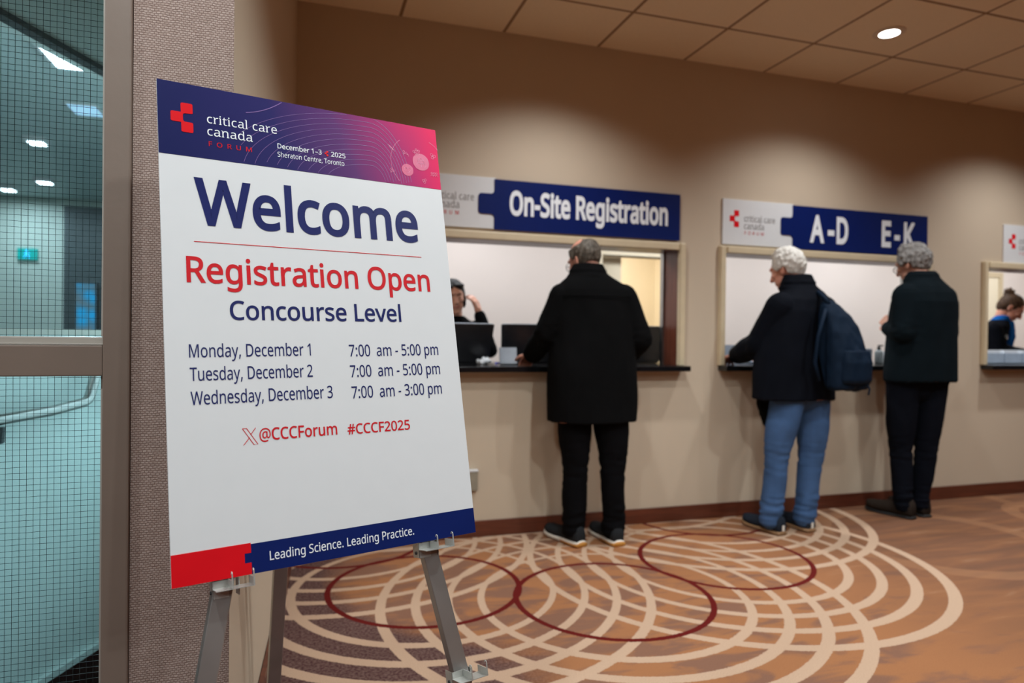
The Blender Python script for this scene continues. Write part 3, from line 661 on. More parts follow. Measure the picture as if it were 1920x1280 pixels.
"p":[413,[[[77,-161,57,-161,57,13],[57,186,57,360,73,360],[89,360,105,360,108,344],[111,327,113,311,114,311],[115,311,116,311,127,327],[141,340,158,351,176,361],[199,367,228,367,273,367],[308,351,335,320,363,289],[376,243,376,181,376,119],[363,73,335,41,308,9],[272,-7,228,-7,200,-7],[177,-1,159,9,141,20],[126,32,116,46,115,46],[113,46,112,46,113,38],[114,28,115,17,116,5],[116,-5,116,-13,116,-63],[116,-112,116,-161,96,-161]],[[180,42,219,42,241,42],[259,48,273,60,287,73],[298,89,305,110,312,131],[315,154,315,181,315,223],[307,255,291,280,275,305],[251,317,218,317,181,317],[155,307,140,286,125,266],[117,234,116,192,116,188],[116,184,116,181,116,136],[123,102,138,78,153,54]]]],
"r":[277,[[[77,0,57,0,57,120],[57,240,57,360,73,360],[89,360,105,360,108,338],[110,316,112,294,113,294],[114,294,115,294,126,314],[141,331,160,345,178,360],[200,367,225,367,232,367],[239,366,247,366,255,365],[261,364,267,363,265,345],[262,326,260,308,254,310],[248,311,241,312,234,313],[227,313,221,313,203,313],[185,308,169,298,153,288],[140,274,131,256,121,237],[116,216,116,192,116,128],[116,64,116,0,96,0]]]],
"s":[322,[[[192,-7,148,-7,123,-7],[101,-5,83,-1,65,3],[49,9,35,16,35,34],[35,52,35,70,49,63],[67,56,87,50,107,44],[128,41,149,41,179,41],[201,46,214,55,228,65],[234,78,234,94,234,103],[232,111,227,118,222,125],[213,133,200,140,188,147],[169,155,146,164,122,173],[103,182,86,191,69,200],[57,210,48,223,39,236],[34,252,34,271,34,302],[47,325,72,342,96,358],[129,367,169,367,191,367],[212,365,231,360,250,356],[268,350,284,343,277,327],[271,311,264,296,249,302],[233,307,216,312,200,316],[183,318,165,318,141,318],[123,314,110,307,97,299],[91,288,91,275,91,265],[94,256,99,249,105,243],[115,236,129,229,142,223],[160,215,183,206,206,198],[226,189,242,180,258,170],[270,160,279,147,287,135],[291,119,291,99,291,64],[278,38,253,20,227,2]]]],
"t":[242,[[[178,-7,167,-7,148,-7],[131,-3,115,3,99,10],[86,21,77,37,67,53],[62,76,62,105,62,175],[62,244,62,314,45,314],[28,314,11,314,11,324],[11,333,11,343,28,350],[45,358,62,366,70,392],[78,417,86,443,98,443],[109,443,121,443,121,415],[121,388,121,360,156,360],[190,360,225,360,225,345],[225,330,225,314,190,314],[156,314,121,314,121,245],[121,176,121,106,121,84],[126,68,137,57,147,47],[161,42,177,42,186,42],[195,42,205,44,214,46],[222,47,228,49,228,34],[228,19,228,4,221,1],[212,-2,201,-4,189,-6]]]],
"u":[415,[[[207,-7,184,-7,141,-7],[108,4,86,25,64,45],[53,79,53,124,53,203],[53,281,53,360,73,360],[93,360,113,360,113,283],[113,206,113,128,113,71],[139,42,193,42,233,42],[260,54,276,76,291,98],[299,131,299,173,299,235],[299,298,299,360,319,360],[338,360,358,360,358,240],[358,120,358,0,342,0],[326,0,310,0,307,16],[304,32,301,48,300,48],[299,48,298,48,287,29],[270,15,250,6,229,-2]]]],
"v":[341,[[[159,0,136,0,91,120],[45,240,0,360,21,360],[42,360,63,360,89,289],[114,218,140,148,143,138],[147,127,151,115,155,103],[159,91,162,80,165,69],[167,60,169,52,169,52],[170,52,171,52,173,60],[176,69,179,81,182,92],[186,103,190,116,195,128],[198,138,201,148,227,218],[253,289,278,360,299,360],[320,360,341,360,296,240],[250,120,204,0,182,0]]]],
"y":[343,[[[91,-161,56,-161,46,-161],[36,-161,28,-160,20,-158],[13,-157,7,-156,7,-140],[7,-124,7,-109,12,-110],[18,-111,25,-111,32,-112],[39,-113,47,-113,68,-113],[84,-107,97,-95,109,-84],[119,-68,127,-49,133,-33],[139,-17,146,-1,97,119],[49,240,1,360,22,360],[43,360,64,360,90,292],[116,223,142,155,148,137],[154,120,160,104,165,87],[169,72,172,57,173,57],[174,57,175,57,177,68],[181,83,187,101,193,119],[199,137,206,156,230,224],[254,292,279,360,300,360],[321,360,343,360,291,223],[239,87,187,-50,175,-84],[159,-111,139,-131,119,-151]]]],
"–":[357,[[[41,158,41,158,41,158],[41,204,41,204,41,204],[316,204,316,204,316,204],[316,158,316,158,316,158]]]]}

# ------------------------------------------------------------------ lettering
def glyph_rects(ch, sp, slab):
    """small slab serifs for the forum's wordmark"""
    if not slab: return []
    xs = [p[2] for s in sp for p in s]; ys = [p[3] for s in sp for p in s]
    L = min(xs); Rr = max(xs); st = 42; t = 34; R = []
    XH = 378
    if ch in 'rin': R.append((L - 40, L + st + 46, 0, t)); R.append((L - 44, L + 8, XH - t, XH))
    if ch == 'n': R.append((Rr - st - 44, Rr + 42, 0, t))
    if ch == 'l': R.append((L - 44, L + 8, 525 - t, 525)); R.append((L - 36, L + st + 44, 0, t))
    if ch in 'ad': R.append((Rr - 8, Rr + 44, 0, t))
    if ch == 'd': R.append((Rr - st - 44, Rr - st + 8, 525 - t, 525))
    return R

def text_mesh(txt, bold=0.0, track=0, slab=False):
    cu = bpy.data.curves.new('t', 'CURVE'); cu.dimensions = '2D'; cu.fill_mode = 'BOTH'
    cu.resolution_u = 5
    x = 0
    for ch in txt:
        if ch == ' ': x += 178 + track; continue
        adv, sp = GLYPHS[ch]
        for s in sp:
            spl = cu.splines.new('BEZIER'); spl.bezier_points.add(len(s) - 1); spl.use_cyclic_u = True
            for bp, p in zip(spl.bezier_points, s):
                bp.handle_left_type = bp.handle_right_type = 'FREE'
                bp.handle_left = ((p[0] + x) / 1000, p[1] / 1000, 0); bp.co = ((p[2] + x) / 1000, p[3] / 1000, 0)
                bp.handle_right = ((p[4] + x) / 1000, p[5] / 1000, 0)
        x += adv + track
    o = bpy.data.objects.new('t', cu); COL.objects.link(o)
    dg = bpy.context.evaluated_depsgraph_get(); dg.update()
    me = bpy.data.meshes.new_from_object(o.evaluated_get(dg))
    lines = []
    if bold > 0:
        x = 0
        for ch in txt:
            if ch == ' ': x += 178 + track; continue
            adv, sp = GLYPHS[ch]
            for s in sp:
                pl = []
                for p, q in zip(s, s[1:] + s[:1]):
                    a = Vector((p[2], p[3])); b = Vector((p[4], p[5])); c = Vector((q[0], q[1])); d = Vector((q[2], q[3]))
                    n = 1 if (b - a).length + (d - c).length < 1 or abs((b - a).cross(d - a)) + abs((c - a).cross(d - a)) < 60 else 5
                    for k in range(n):
                        t = k / n; pl.append((a * (1 - t) ** 3 + b * 3 * t * (1 - t) ** 2 + c * 3 * t * t * (1 - t) + d * t ** 3 + Vector((x, 0))) / 1000)
                lines.append(pl)
            x += adv + track
    bpy.data.objects.remove(o); bpy.data.curves.remove(cu)
    if lines:
        # thicken the outline: square-cornered bands along every edge
        bm = bmesh.new(); bm.from_mesh(me)
        for pl in lines:
            n = len(pl)
            for i in range(n):
                a, b = pl[i], pl[(i + 1) % n]; d = (b - a)
                if d.length < 1e-6: continue
                d.normalize(); m = Vector((-d.y, d.x)) * bold; zz = .0002 + .0001 * (i % 2)
                bm.faces.new([bm.verts.new((q.x, q.y, zz)) for q in (a - m * .12, b - m * .12, b + m, a + m)])
                d0 = (a - pl[i - 1]);
                if d0.length > 1e-6:
                    d0.normalize(); turn = math.atan2(d0.cross(d), d0.dot(d))
                    if turn < -.6:                     # mitre sharp corners
                        bis = (d0 - d); bis.normalize(); L = min(bold / max(.3, cos(turn / 2)), bold * 1.6)
                        sg = 1 if turn < 0 else -1
                        n0 = Vector((-d0.y, d0.x)) * bold * sg; n1 = Vector((-d.y, d.x)) * bold * sg
                        bm.faces.new([bm.verts.new((q.x, q.y, .0004)) for q in (a, a + n0, a + bis * L, a + n1)])
                    elif turn < -.05:
                        sg = 1 if turn < 0 else -1
                        n0 = Vector((-d0.y, d0.x)) * bold * sg; n1 = Vector((-d.y, d.x)) * bold * sg
                        bm.faces.new([bm.verts.new((q.x, q.y, .0004)) for q in (a, a + n0, a + n1)])
        bm.to_mesh(me); bm.free()
    if slab:
        bm = bmesh.new(); bm.from_mesh(me); x = 0
        for ch in txt:
            if ch == ' ': x += 178 + track; continue
            adv, sp = GLYPHS[ch]
            for (a, b, c, d) in glyph_rects(ch, sp, True):
                bm.faces.new([bm.verts.new(((q[0] + x) / 1000, q[1] / 1000, 0.0004)) for q in ((a, c), (b, c), (b, d), (a, d))])
            x += adv + track
        bm.to_mesh(me); bm.free()
    return me

def lettering(name, parent, txt, x0, x1, z, cap, m, y=-0.0006, bold=0.0, track=0, slab=False, thick=0.0004):
    """flat printed lettering in the local XZ plane: ink from x0 to x1, baseline z, capital height cap"""
    me = text_mesh(txt, bold, track, slab)
    X = [v.co.x for v in me.vertices]; a, b = min(X), max(X)
    sx = (x1 - x0) / (b - a); sz = cap / 0.482
    bm = bmesh.new(); bm.from_mesh(me); bpy.data.meshes.remove(me)
    for v in bm.verts: v.co = Vector((x0 + (v.co.x - a) * sx, y - v.co.z * .5, z + v.co.y * sz))
    for f in bm.faces:
        f.normal_update()
        if f.normal.y > 0: f.normal_flip()
    return obj(name, bm, m, parent)

def flat_poly(bm, pts, y0, y1):
    """polygon in XZ given a small thickness in y"""
    a = [bm.verts.new((x, y0, z)) for x, z in pts]; b = [bm.verts.new((x, y1, z)) for x, z in pts]
    n = len(pts)
    bm.faces.new(a); bm.faces.new(list(reversed(b)))
    for i in range(n):
        j = (i + 1) % n
        bm.faces.new((a[j], a[i], b[i], b[j]))
    bmesh.ops.recalc_face_normals(bm, faces=bm.faces)

def rounded(pts, rads, seg=5):
    out = []; n = len(pts)
    for i in range(n):
        p = Vector(pts[i]); a = Vector(pts[i - 1]); b = Vector(pts[(i + 1) % n]); r = rads[i]
        if r <= 0: out.append(tuple(p)); continue
        da = (a - p).normalized() * r; db = (b - p).normalized() * r
        for k in range(seg + 1):
            t = k / seg
            q = (p + da) * (1 - t) ** 2 + p * 2 * t * (1 - t) + (p + db) * t ** 2
            out.append(tuple(q))
    return out

def forum_mark(bm, x, z, s, y0, y1, soft=0.12):
    """three joined squares with a bite out of the right side; x,z = left middle, s = height of one square"""
    w = s
    P = [(0, .5), (.86, .5), (.86, 1.45), (1.86, 1.45), (1.86, .46), (1.02, .40), (1.02, -.40), (1.86, -.46), (1.86, -1.45), (.86, -1.45), (.86, -.5), (0, -.5)]
    R = [.16, .06, .16, .16, .10, .20, .20, .10, .16, .16, .06, .16]
    pts = rounded([(x + a * w, z + b * w) for a, b in P], [r * w for r in R])
    flat_poly(bm, pts, y0, y1)

def ribbon(bm, pts, w, y):
    """thin printed line through XZ points"""
    ps = [Vector((p[0], p[1])) for p in pts]
    va = []
    for i, p in enumerate(ps):
        d = (ps[min(i + 1, len(ps) - 1)] - ps[max(i - 1, 0)]).normalized(); nrm = Vector((-d.y, d.x)) * w / 2
        va.append((bm.verts.new((p.x + nrm.x, y, p.y + nrm.y)), bm.verts.new((p.x - nrm.x, y, p.y - nrm.y))))
    for (a, b), (c, d) in zip(va, va[1:]): bm.faces.new((a, b, d, c))

def circ(cx, cz, r, a0=0, a1=360, n=40): return [(cx + r * cos(radians(a0 + (a1 - a0) * i / n)), cz + r * sin(radians(a0 + (a1 - a0) * i / n))) for i in range(n + 1)]

# ------------------------------------------------------------------ welcome sign on its easel
BW, BH = 0.6096, 0.9645
BR = Matrix(((0.96176, -0.26541, -0.0676), (0.27365, 0.94141, 0.19712), (0.01132, -0.20808, 0.97805)))
BO = Vector((-0.2758, 1.4707, 1.6758))
base = BO + BR @ Vector((0, 0, -BH))
sign = thing('welcome_sign', 'large white foam board sign reading Welcome Registration Open, standing on the easel', 'sign', base, rot=BR.to_euler())
Z = lambda t: BH - t
bm = BM(); box(bm, 0, BW, 0, 0.006, 0, BH, 0.0006); obj('board', bm, M['white'], sign)

def header_material():
    n = NT('header_gradient')
    s = n.n('ShaderNodeSeparateXYZ'); n.link(n.coord(), s.inputs[0])
    f = n.math('ADD', n.math('MULTIPLY', s.outputs[0], 1 / BW), n.math('MULTIPLY_ADD', s.outputs[2], 0.55, -0.55 * (BH - .08)))
    f = n.math('ADD', f, n.math('MULTIPLY_ADD', n.noise(7, 2), 0.10, -0.05))
    n.set(Base_Color=n.ramp(f, [(0.0, srgb(18, 24, 78)), (0.38, srgb(40, 36, 92)), (0.62, srgb(92, 48, 104)), (0.82, srgb(168, 42, 104)), (1.0, srgb(226, 34, 92))]), Roughness=0.5)
    n.b.inputs['Specular IOR Level'].default_value = .12
    return n.m
bm = BM(); box(bm, 0.0003, BW - .0003, -0.0005, 0.0, Z(0.1555), BH - .0003)
hd = obj('header_band', bm, header_material(), sign)
# waves printed on the header
bm = BM()
for i in range(3, 14):
    pts = []
    for k in range(41):
        u = k / 40
        an = radians(172 - 172 * u); rx = .045 + .0215 * i; ry = .018 + .0118 * i
        x = 0.435 + rx * cos(an) * (1.0 if an > pi / 2 else .30); t = 0.172 - ry * sin(an)
        if 0.002 < t < 0.1535 and x > .150: pts.append((x, Z(t)))
        elif len(pts) > 1: ribbon(bm, pts, .0007, -.0009); pts = []
        else: pts = []
    if len(pts) > 1: ribbon(bm, pts, .0007, -.0009)
ribbon(bm, [(0.165 + .0075 * k, Z(.0405 - .0014 * k - .00024 * k * k)) for k in range(11)], .0016, -.00092)
obj('wave_lines', bm, M['lavender'], sign)
# medical icons at the right of the header
bm = BM()
def disc(bm, cx, t, r, y): flat_poly(bm, circ(cx, Z(t), r, n=32)[:-1], y, y + .0003)
disc(bm, 0.5615, 0.0915, 0.0215, -.0010); obj('icon_disc', bm, M['pinkdisc'], sign); bm = BM(); disc(bm, 0.5245, 0.1165, 0.0150, -.0010); obj('icon_disc', bm, M['pinkdisc'], sign)
def icon():
    global bm
    obj('icon', bm, M['pinkline'], sign); bm = BM()
bm = BM()
y = -.0014; w = .0008
ribbon(bm, circ(0.555, Z(.0995), 0.0715, 128, 222), w, y)
icon(); ribbon(bm, circ(0.555, Z(.0995), 0.0715, 38, 62, 14), w, y); icon()
for cx, t, r in ((.5615, .089, .0075), (.558, .091, .004), (.565, .091, .004)): ribbon(bm, circ(cx, Z(t), r, n=18), w, y)
ribbon(bm, [(.5615, Z(.096)), (.5615, Z(.105))], w * 1.4, y); ribbon(bm, circ(.5545, Z(.099), .005, 60, 260, 12), w, y); ribbon(bm, circ(.5685, Z(.099), .005, -80, 120, 12), w, y)
# heart
icon()
hp = [(.5245 + .0085 * 16 * sin(a) ** 3 / 16, Z(.1165) + .0085 * (13 * cos(a) - 5 * cos(2 * a) - 2 * cos(3 * a) - cos(4 * a)) / 16) for a in [2 * pi * i / 28 for i in range(29)]]
ribbon(bm, hp, w, y); ribbon(bm, [(.519, Z(.108)), (.524, Z(.1165)), (.529, Z(.124))], w, y)
# syringe, bed, molecules, people
icon()
ribbon(bm, [(.483, Z(.062)), (.492, Z(.071))], .0022, y); ribbon(bm, [(.480, Z(.059)), (.483, Z(.062))], w, y); ribbon(bm, [(.492, Z(.071)), (.4955, Z(.0745))], w, y)
icon(); ribbon(bm, [(.517, Z(.075)), (.530, Z(.078)), (.530, Z(.082))], w, y); ribbon(bm, circ(.5185, Z(.071), .0024, n=10), w, y); ribbon(bm, [(.517, Z(.075)), (.517, Z(.080))], w, y); ribbon(bm, [(.520, Z(.0755)), (.525, Z(.071)), (.528, Z(.077))], w, y)
icon()
for cx, t in ((.545, .067), (.5515, .062), (.558, .064), (.5565, .0715), (.550, .0715)): ribbon(bm, circ(cx, Z(t), .0028, n=10), w, y)
for a, b in (((.545, .067), (.5515, .062)), ((.5515, .062), (.558, .064)), ((.550, .0715), (.5565, .0715))): ribbon(bm, [(a[0], Z(a[1])), (b[0], Z(b[1]))], w * .7, y)
icon()
for cx, t in ((.592, .068), (.599, .071), (.5935, .0755)): ribbon(bm, circ(cx, Z(t), .0034, n=10), w, y)
icon()
for cx, t in ((.483, .120), (.488, .124), (.4815, .127)): ribbon(bm, circ(cx, Z(t), .0022, n=10), w, y)
ribbon(bm, [(.483, Z(.120)), (.488, Z(.124)), (.4815, Z(.127))], w * .7, y)
icon()
for cx in (.588, .594, .600): ribbon(bm, circ(cx, Z(.116), .0024, n=10), w, y); ribbon(bm, circ(cx, Z(.124), .0036, 0, 180, 8), w, y)
icon()
for cx, t in ((.563, .138), (.569, .136), (.566, .1425)): ribbon(bm, circ(cx, Z(t), .0026, n=10), w, y)
icon(); bm.free()
bm = BM(); forum_mark(bm, 0.0230, Z(0.0742), 0.0215, -.0013, -.0006); obj('forum_mark', bm, M['red'], sign)
lettering('lettering', sign, 'critical care', .0890, .2262, Z(.0782), .0188, M['whitetext'], -.0012, 0.0, 14, True)
lettering('lettering', sign, 'canada', .0886, .1757, Z(.1048), .0188, M['whitetext'], -.0012, 0.0, 14, True)
lettering('lettering', sign, 'FORUM', .0905, .1728, Z(.1279), .0100, M['redtext'], -.0012, .004, 330)
lettering('lettering', sign, 'December 1–3', .2255, .3200, Z(.1105), .0110, M['whitetext'], -.0012, .010)
bm = BM(); forum_mark(bm, .3270, Z(.1060), .0042, -.0013, -.0006); obj('forum_mark', bm, M['red'], sign)
lettering('lettering', sign, '2025', .3411, .3738, Z(.1112), .0110, M['whitetext'], -.0012, .010)
lettering('lettering', sign, 'Sheraton Centre, Toronto', .2248, .3698, Z(.1296), .0112, M['whitetext'], -.0012, 0.0)
lettering('lettering', sign, 'Welcome', .0602, .5370, Z(.2930), .0925, M['navytext'], -.0006, .0165)
bm = BM(); box(bm, .0568, .5391, -.0006, 0, Z(.3309), Z(.3296)); obj('rule', bm, M['redtext'], sign)
lettering('lettering', sign, 'Registration Open', .0414, .5540, Z(.4115), .0500, M['redtext'], -.0006, .011)
lettering('lettering', sign, 'Concourse Level', .1158, .4749, Z(.4843), .0372, M['navytext'], -.0006, .010)
for day, tm, x1, xa, t in (('Monday, December 1', '7:00  am - 5:00 pm', .2680, .3490, .5578), ('Tuesday, December 2', '7:00  am - 5:00 pm', .2690, .3480, .6020), ('Wednesday, December 3', '7:00  am - 3:00 pm', .3075, .3480, .6470)):
    lettering('lettering', sign, day, .0410, x1, Z(t), .0250, M['navytext'], -.0006, .003)
    lettering('lettering', sign, tm, xa, .5590, Z(t + .0035), .0250, M['navytext'], -.0006, .003)
# double-struck X of the account name
bm = BM()
xa, xb, za, zb = .1285, .1555, Z(.7285), Z(.6970)
y = -.0006; w = .0013
ribbon(bm, [(xa, zb), (xa + .0075, zb), (xb, za), (xb - .0075, za), (xa, zb)], w, y)
ribbon(bm, [(xb - .0030, zb), (xa + .0150, Z(.7125) + .0035)], w, y); ribbon(bm, [(xa + .0010, za), (xa + .0125, Z(.7125) - .0020)], w, y)
obj('account_mark', bm, M['redtext'], sign)
lettering('lettering', sign, '@', .1588, .1800, Z(.7222), .0235, M['redtext'], -.0006, .004)
lettering('lettering', sign, 'CCCForum', .1818, .3114, Z(.7222), .0228, M['redtext'], -.0006, .010)
lettering('lettering', sign, '#CCCF2025', .3332, .4731, Z(.7244), .0205, M['redtext'], -.0006, .010)
# footer
bm = BM()
pts = [(.0003, Z(.9085)), (.1335, Z(.9085)), (.1335, Z(.9262)), (.1220, Z(.9262)), (.1220, Z(.9435)), (.1335, Z(.9435)), (.1335, .0003), (.0003, .0003)]
flat_poly(bm, pts, -.0006, -.0001); obj('footer_red', bm, M['red'], sign)
bm = BM(); box(bm, .1215, BW - .0003, -.0004, -.0001, .0003, Z(.9107)); obj('footer_band', bm, M['navy'], sign)
lettering('lettering', sign, 'Leading Science. Leading Practice.', .1662, .4610, Z(.9455), .0165, M['whitetext'], -.0009, .006)

# easel: geometry in world metres relative to its foot point
foot = BO + BR @ Vector((0.31, 0.03, 0)); foot.z = 0
easel = thing('display_easel', 'aluminium tripod easel holding up the Welcome sign', 'easel', foot)
def bp(s, t, off): return BO + BR @ Vector((s, off, -t)) - foot
nref = tuple(BR @ Vector((0, 1, 0)))
def leg_pts(s0, t0, ds, t): return s0 + ds * (t - t0)
# floor hit: z = 0
def t_floor(s0, t0, ds, off):
    lo, hi = 1.0, 2.2
    for _ in range(40):
        mid = (lo + hi) / 2
        if (bp(leg_pts(s0, t0, ds, mid), mid, off) + foot).z > 0.012: lo = mid
        else: hi = mid
    return lo
OFF = 0.020
for nm, s0, t0, ds in (('L', .084, .985, -.217), ('R', .5018, 1.002, .184)):
    tf = t_floor(s0, t0, ds, OFF)
    p0 = bp(leg_pts(s0, t0, ds, .05), .05, OFF); p1 = bp(leg_pts(s0, t0, ds, tf), tf, OFF)
    bm = BM(); beam(bm, p0, p1, .034, .024, nref, .002)
    lg = obj('leg', bm, M['alu'], easel)
    bm = BM(); d = (p1 - p0).normalized(); beam(bm, p1 - d * .04, p1 + d * .004, .038, .028, nref, .003)
    obj('rubber_foot', bm, plain('rubber', (.02, .02, .02), .8), lg)
    ts = [.9608] if nm == 'L' else [.9608, 1.233]
    for tt in ts:
        s = leg_pts(s0, t0, ds, tt)
        # folded clip: clamp round the leg and a U-shaped tray reaching forward
        bm = BM(); Mx = BR.to_4x4(); Mx.translation = bp(s, tt, 0)
        th = .0014
        box(bm, -.023, .0045, OFF - .0145, OFF - .013, -.036, -.0055, 0, Mx)
        for sg in (-1, 1):
            a, b = sorted((sg * .0215, sg * .023)); box(bm, a, b, OFF - .0145, OFF + .015, -.036, -.0055, 0, Mx)
        box(bm, -.023, .0045, -.034, OFF - .013, -.0195, -.0181, 0, Mx)                # shelf joining clamp and tray
        box(bm, .003, .041, -.034, .0055, -.0195, -.0181, 0, Mx)                       # tray floor
        for x0 in (.003, .0396):
            box(bm, x0, x0 + th, -.034, .0055, -.0195, -.0045, 0, Mx)                  # upright sides, board rests on them
            box(bm, x0 - .0004, x0 + .0020, -.0348, -.0332, -.0195, .006, 0, Mx)       # front hooks
            tube(bm, [Mx @ Vector((x0 + .0008, -.0340 + .004 * (1 - cos(a)), .006 + .004 * sin(a))) for a in [pi * k / 8 for k in range(9)]], .0011, 8)
        cl = obj('sign_clip', bm, M['nickel'], easel)
        bm = BM(); lathe(bm, [(.0, 0), (.0035, 0), (.003, .002), (0, .0024)], 12, Mx @ Matrix.Translation((-.0232, OFF, -.026)) @ Matrix.Rotation(-pi / 2, 4, 'Y'))
        obj('rivet', bm, plain('dark_rivet', (.03, .03, .03), .5), cl)
apex = bp(.305, .06, OFF + .045); rear = Vector((-0.075, 2.12, 0.012)) - foot
bm = BM(); beam(bm, apex, rear, .036, .024, (0.2, -1, 0), .002); lg = obj('leg', bm, M['alu'], easel)
bm = BM(); d = (rear - apex).normalized(); beam(bm, rear - d * .04, rear + d * .003, .040, .028, (0.2, -1, 0), .003); obj('rubber_foot', bm, plain('rubber', (.02, .02, .02), .8), lg)
bm = BM(); Mx = BR.to_4x4(); Mx.translation = bp(.305, .055, OFF); box(bm, -.045, .045, .0125, .0330, -.035, .03, .003, Mx); obj('hinge_head', bm, M['alu'], easel)

# ------------------------------------------------------------------ signs over the windows
def wall_sign(name, label, x0, x1, z0, z1, xs, text, tz, cap):
    """white panel from x0 to x1 with a navy field starting at xs that bites into it like a jigsaw tab"""
    r = thing(name, label, 'sign', (x0, WALL - .012, z0), group='registration signs above the windows')
    W = x1 - x0; H = z1 - z0; S = xs - x0
    bm = BM(); box(bm, 0, S + .01, 0, .0115, 0, H, .001); obj('logo_panel', bm, M['white'], r)
    tb = .097
    P = [(S, -.004), (S, H * .285), (S - tb, H * .285), (S - tb, H * .685), (S, H * .685), (S, H - .008), (W, H - .008), (W, -.004)]
    R = [0, .026, .022, .022, .026, 0, 0, 0]
    bm = BM(); flat_poly(bm, rounded(P, R), -.005, -.0001); obj('name_panel', bm, M['navy'], r)
    bm = BM(); forum_mark(bm, .053, H * .575, .0385, -.001, -.0001); obj('forum_mark', bm, M['red'], r)
    kx = .165
    lettering('lettering', r, 'critical care', kx, kx + .245, H * .525, .041, M['greytext'], -.001, 0, 14, True)
    lettering('lettering', r, 'canada', kx, kx + .160, H * .360, .041, M['greytext'], -.001, 0, 14, True)
    lettering('lettering', r, 'FORUM', kx + .004, kx + .155, H * .235, .022, M['redtext'], -.001, .004, 330)
    for t, a, b in text: lettering('lettering', r, t, a - x0, b - x0, tz - z0, cap, M['whitetext'], -.0058, .028)
    return r
wall_sign('registration_sign', 'navy and white sign reading On-Site Registration above the left window', .545, 2.322, 1.812, 2.112, 1.078,
          [('On-Site Registration', 1.172, 2.232)], 1.905, .132)
wall_sign('registration_sign', 'navy and white sign reading A-D and E-K above the middle window', 2.645, 4.396, 1.806, 2.106, 3.198,
          [('A', 3.341, 3.462), ('-', 3.492, 3.548), ('D', 3.568, 3.668), ('E', 3.968, 4.052), ('-', 4.085, 4.135), ('K', 4.172, 4.275)], 1.862, .172)
wall_sign('registration_sign', 'white logo sign at the right edge of the photo, above the rightmost window', 5.168, 6.772, 1.790, 2.090, 5.72, [], 1.85, .17)

# ------------------------------------------------------------------ downlights, outlet
def downlight(x, y, label, grp):
    r = thing('downlight', label, 'ceiling light', (x, y, CEIL), group=grp)
    bm = BM(); lathe(bm, [(.078, -.0005), (.088, -.0005), (.088, -.004), (.078, -.007)], 40)
    bmesh.ops.recalc_face_normals(bm, faces=bm.faces); obj('trim_ring', bm, M['trim'], r, smooth=False)
    bm = BM(); lathe(bm, [(.0, -.001), (.0775, -.001), (.0775, -.005), (.05, -.0075), (.0, -.008)], 40)
    bmesh.ops.recalc_face_normals(bm, faces=bm.faces); obj('lens', bm, M['lens'], r, smooth=True)
downlight(3.265, 3.095, 'round recessed downlight glowing white in the ceiling tile at upper right', None)
bm = BM(); box(bm, -.058, .058, -.030, 0, -.058, .052, .004); o = obj('outlet_box', bm, plain('outlet_grey', srgb(150, 144, 128), .4, .2), loc=(.935, WALL - .0005, .335))
tag(o, 'small grey outlet box low on the wall beside the Welcome sign', 'outlet')
bm = BM(); box(bm, -.060, .060, -.034, 0, .0525, .064, .003); obj('cover', bm, M['white'], o, label='white top cover')

# ------------------------------------------------------------------ corridor things
M['coollens'] = emitter('corridor_diffuser', (.86, .96, 1.0), 14.0)
for i, (x, y, s) in enumerate(CORRIDOR_LAMPS):
    lab = ['bright square ceiling light just behind the bulkhead, topmost behind the glass', 'round ceiling light nearest in the corridor behind the wired glass', 'middle small ceiling light in the corridor behind the wired glass', 'farthest ceiling light in the corridor, at the left photo edge'][i]
    r = thing('corridor_lamp', lab, 'ceiling light', (x, y, 3.0), group='corridor ceiling lights')
    bm = BM(); box(bm, -s / 2 - .03, s / 2 + .03, -s / 2 - .03, s / 2 + .03, -.05, -.0005, .004); obj('housing', bm, M['white'], r)
    bm = BM(); box(bm, -s / 2, s / 2, -s / 2, s / 2, -.056, -.0502); obj('diffuser', bm, M['coollens'], r)
for i, (x, y) in enumerate(CORRIDOR_SOFT[:2]):  # glowing plates imitate bluish reflections on the corridor ceiling
    r = thing('ceiling_fixture', ['dim bluish ceiling panel at the upper left behind the glass', 'dim bluish ceiling panel close to the door jamb behind the glass'][i], 'ceiling light', (x, y, 3.0), group='dim corridor ceiling panels')
    bm = BM(); box(bm, -.11, .11, -.14, .14, -.02, -.0005, .004); obj('frame', bm, M['white'], r)
    bm = BM(); box(bm, -.10, .10, -.13, .13, -.024, -.0195); obj('diffuser', bm, emitter('cool_panel', (.55, .78, 1.0), .75), r)
r = thing('exit_sign', 'green and blue lit exit sign on the far corridor wall', 'exit sign', (-3.52, 10.59, 2.22))
bm = BM(); box(bm, -.115, .115, -.04, .005, -.075, .075, .006); obj('case', bm, emitter('exit_green', (0.0, .22, .20), 1.0), r)
bm = BM(); chain(bm, [((-.005, -.041, .045), .012)]); chain(bm, [((-.005, -.041, .028), .010), ((-.002, -.041, -.005), .010), ((.022, -.041, -.03), .007), ((.018, -.041, -.055), .006)])
chain(bm, [((-.002, -.041, -.005), .010), ((-.022, -.041, -.03), .007), ((-.036, -.041, -.05), .006)]); chain(bm, [((-.005, -.041, .024), .006), ((.025, -.041, .006), .005)]); chain(bm, [((-.005, -.041, .024), .006), ((-.030, -.041, .004), .005)])
obj('running_figure', bm, emitter('exit_blue', (.06, .45, .95), 1.6), r)
r = thing('wall_screen', 'tall screen glowing blue in front of the dark corridor doorway', 'screen', (-2.815, 10.50, 1.50))
bm = BM(); box(bm, -.135, .135, 0, .05, -.36, .36, .004); obj('bezel', bm, M['darkdoor'], r)
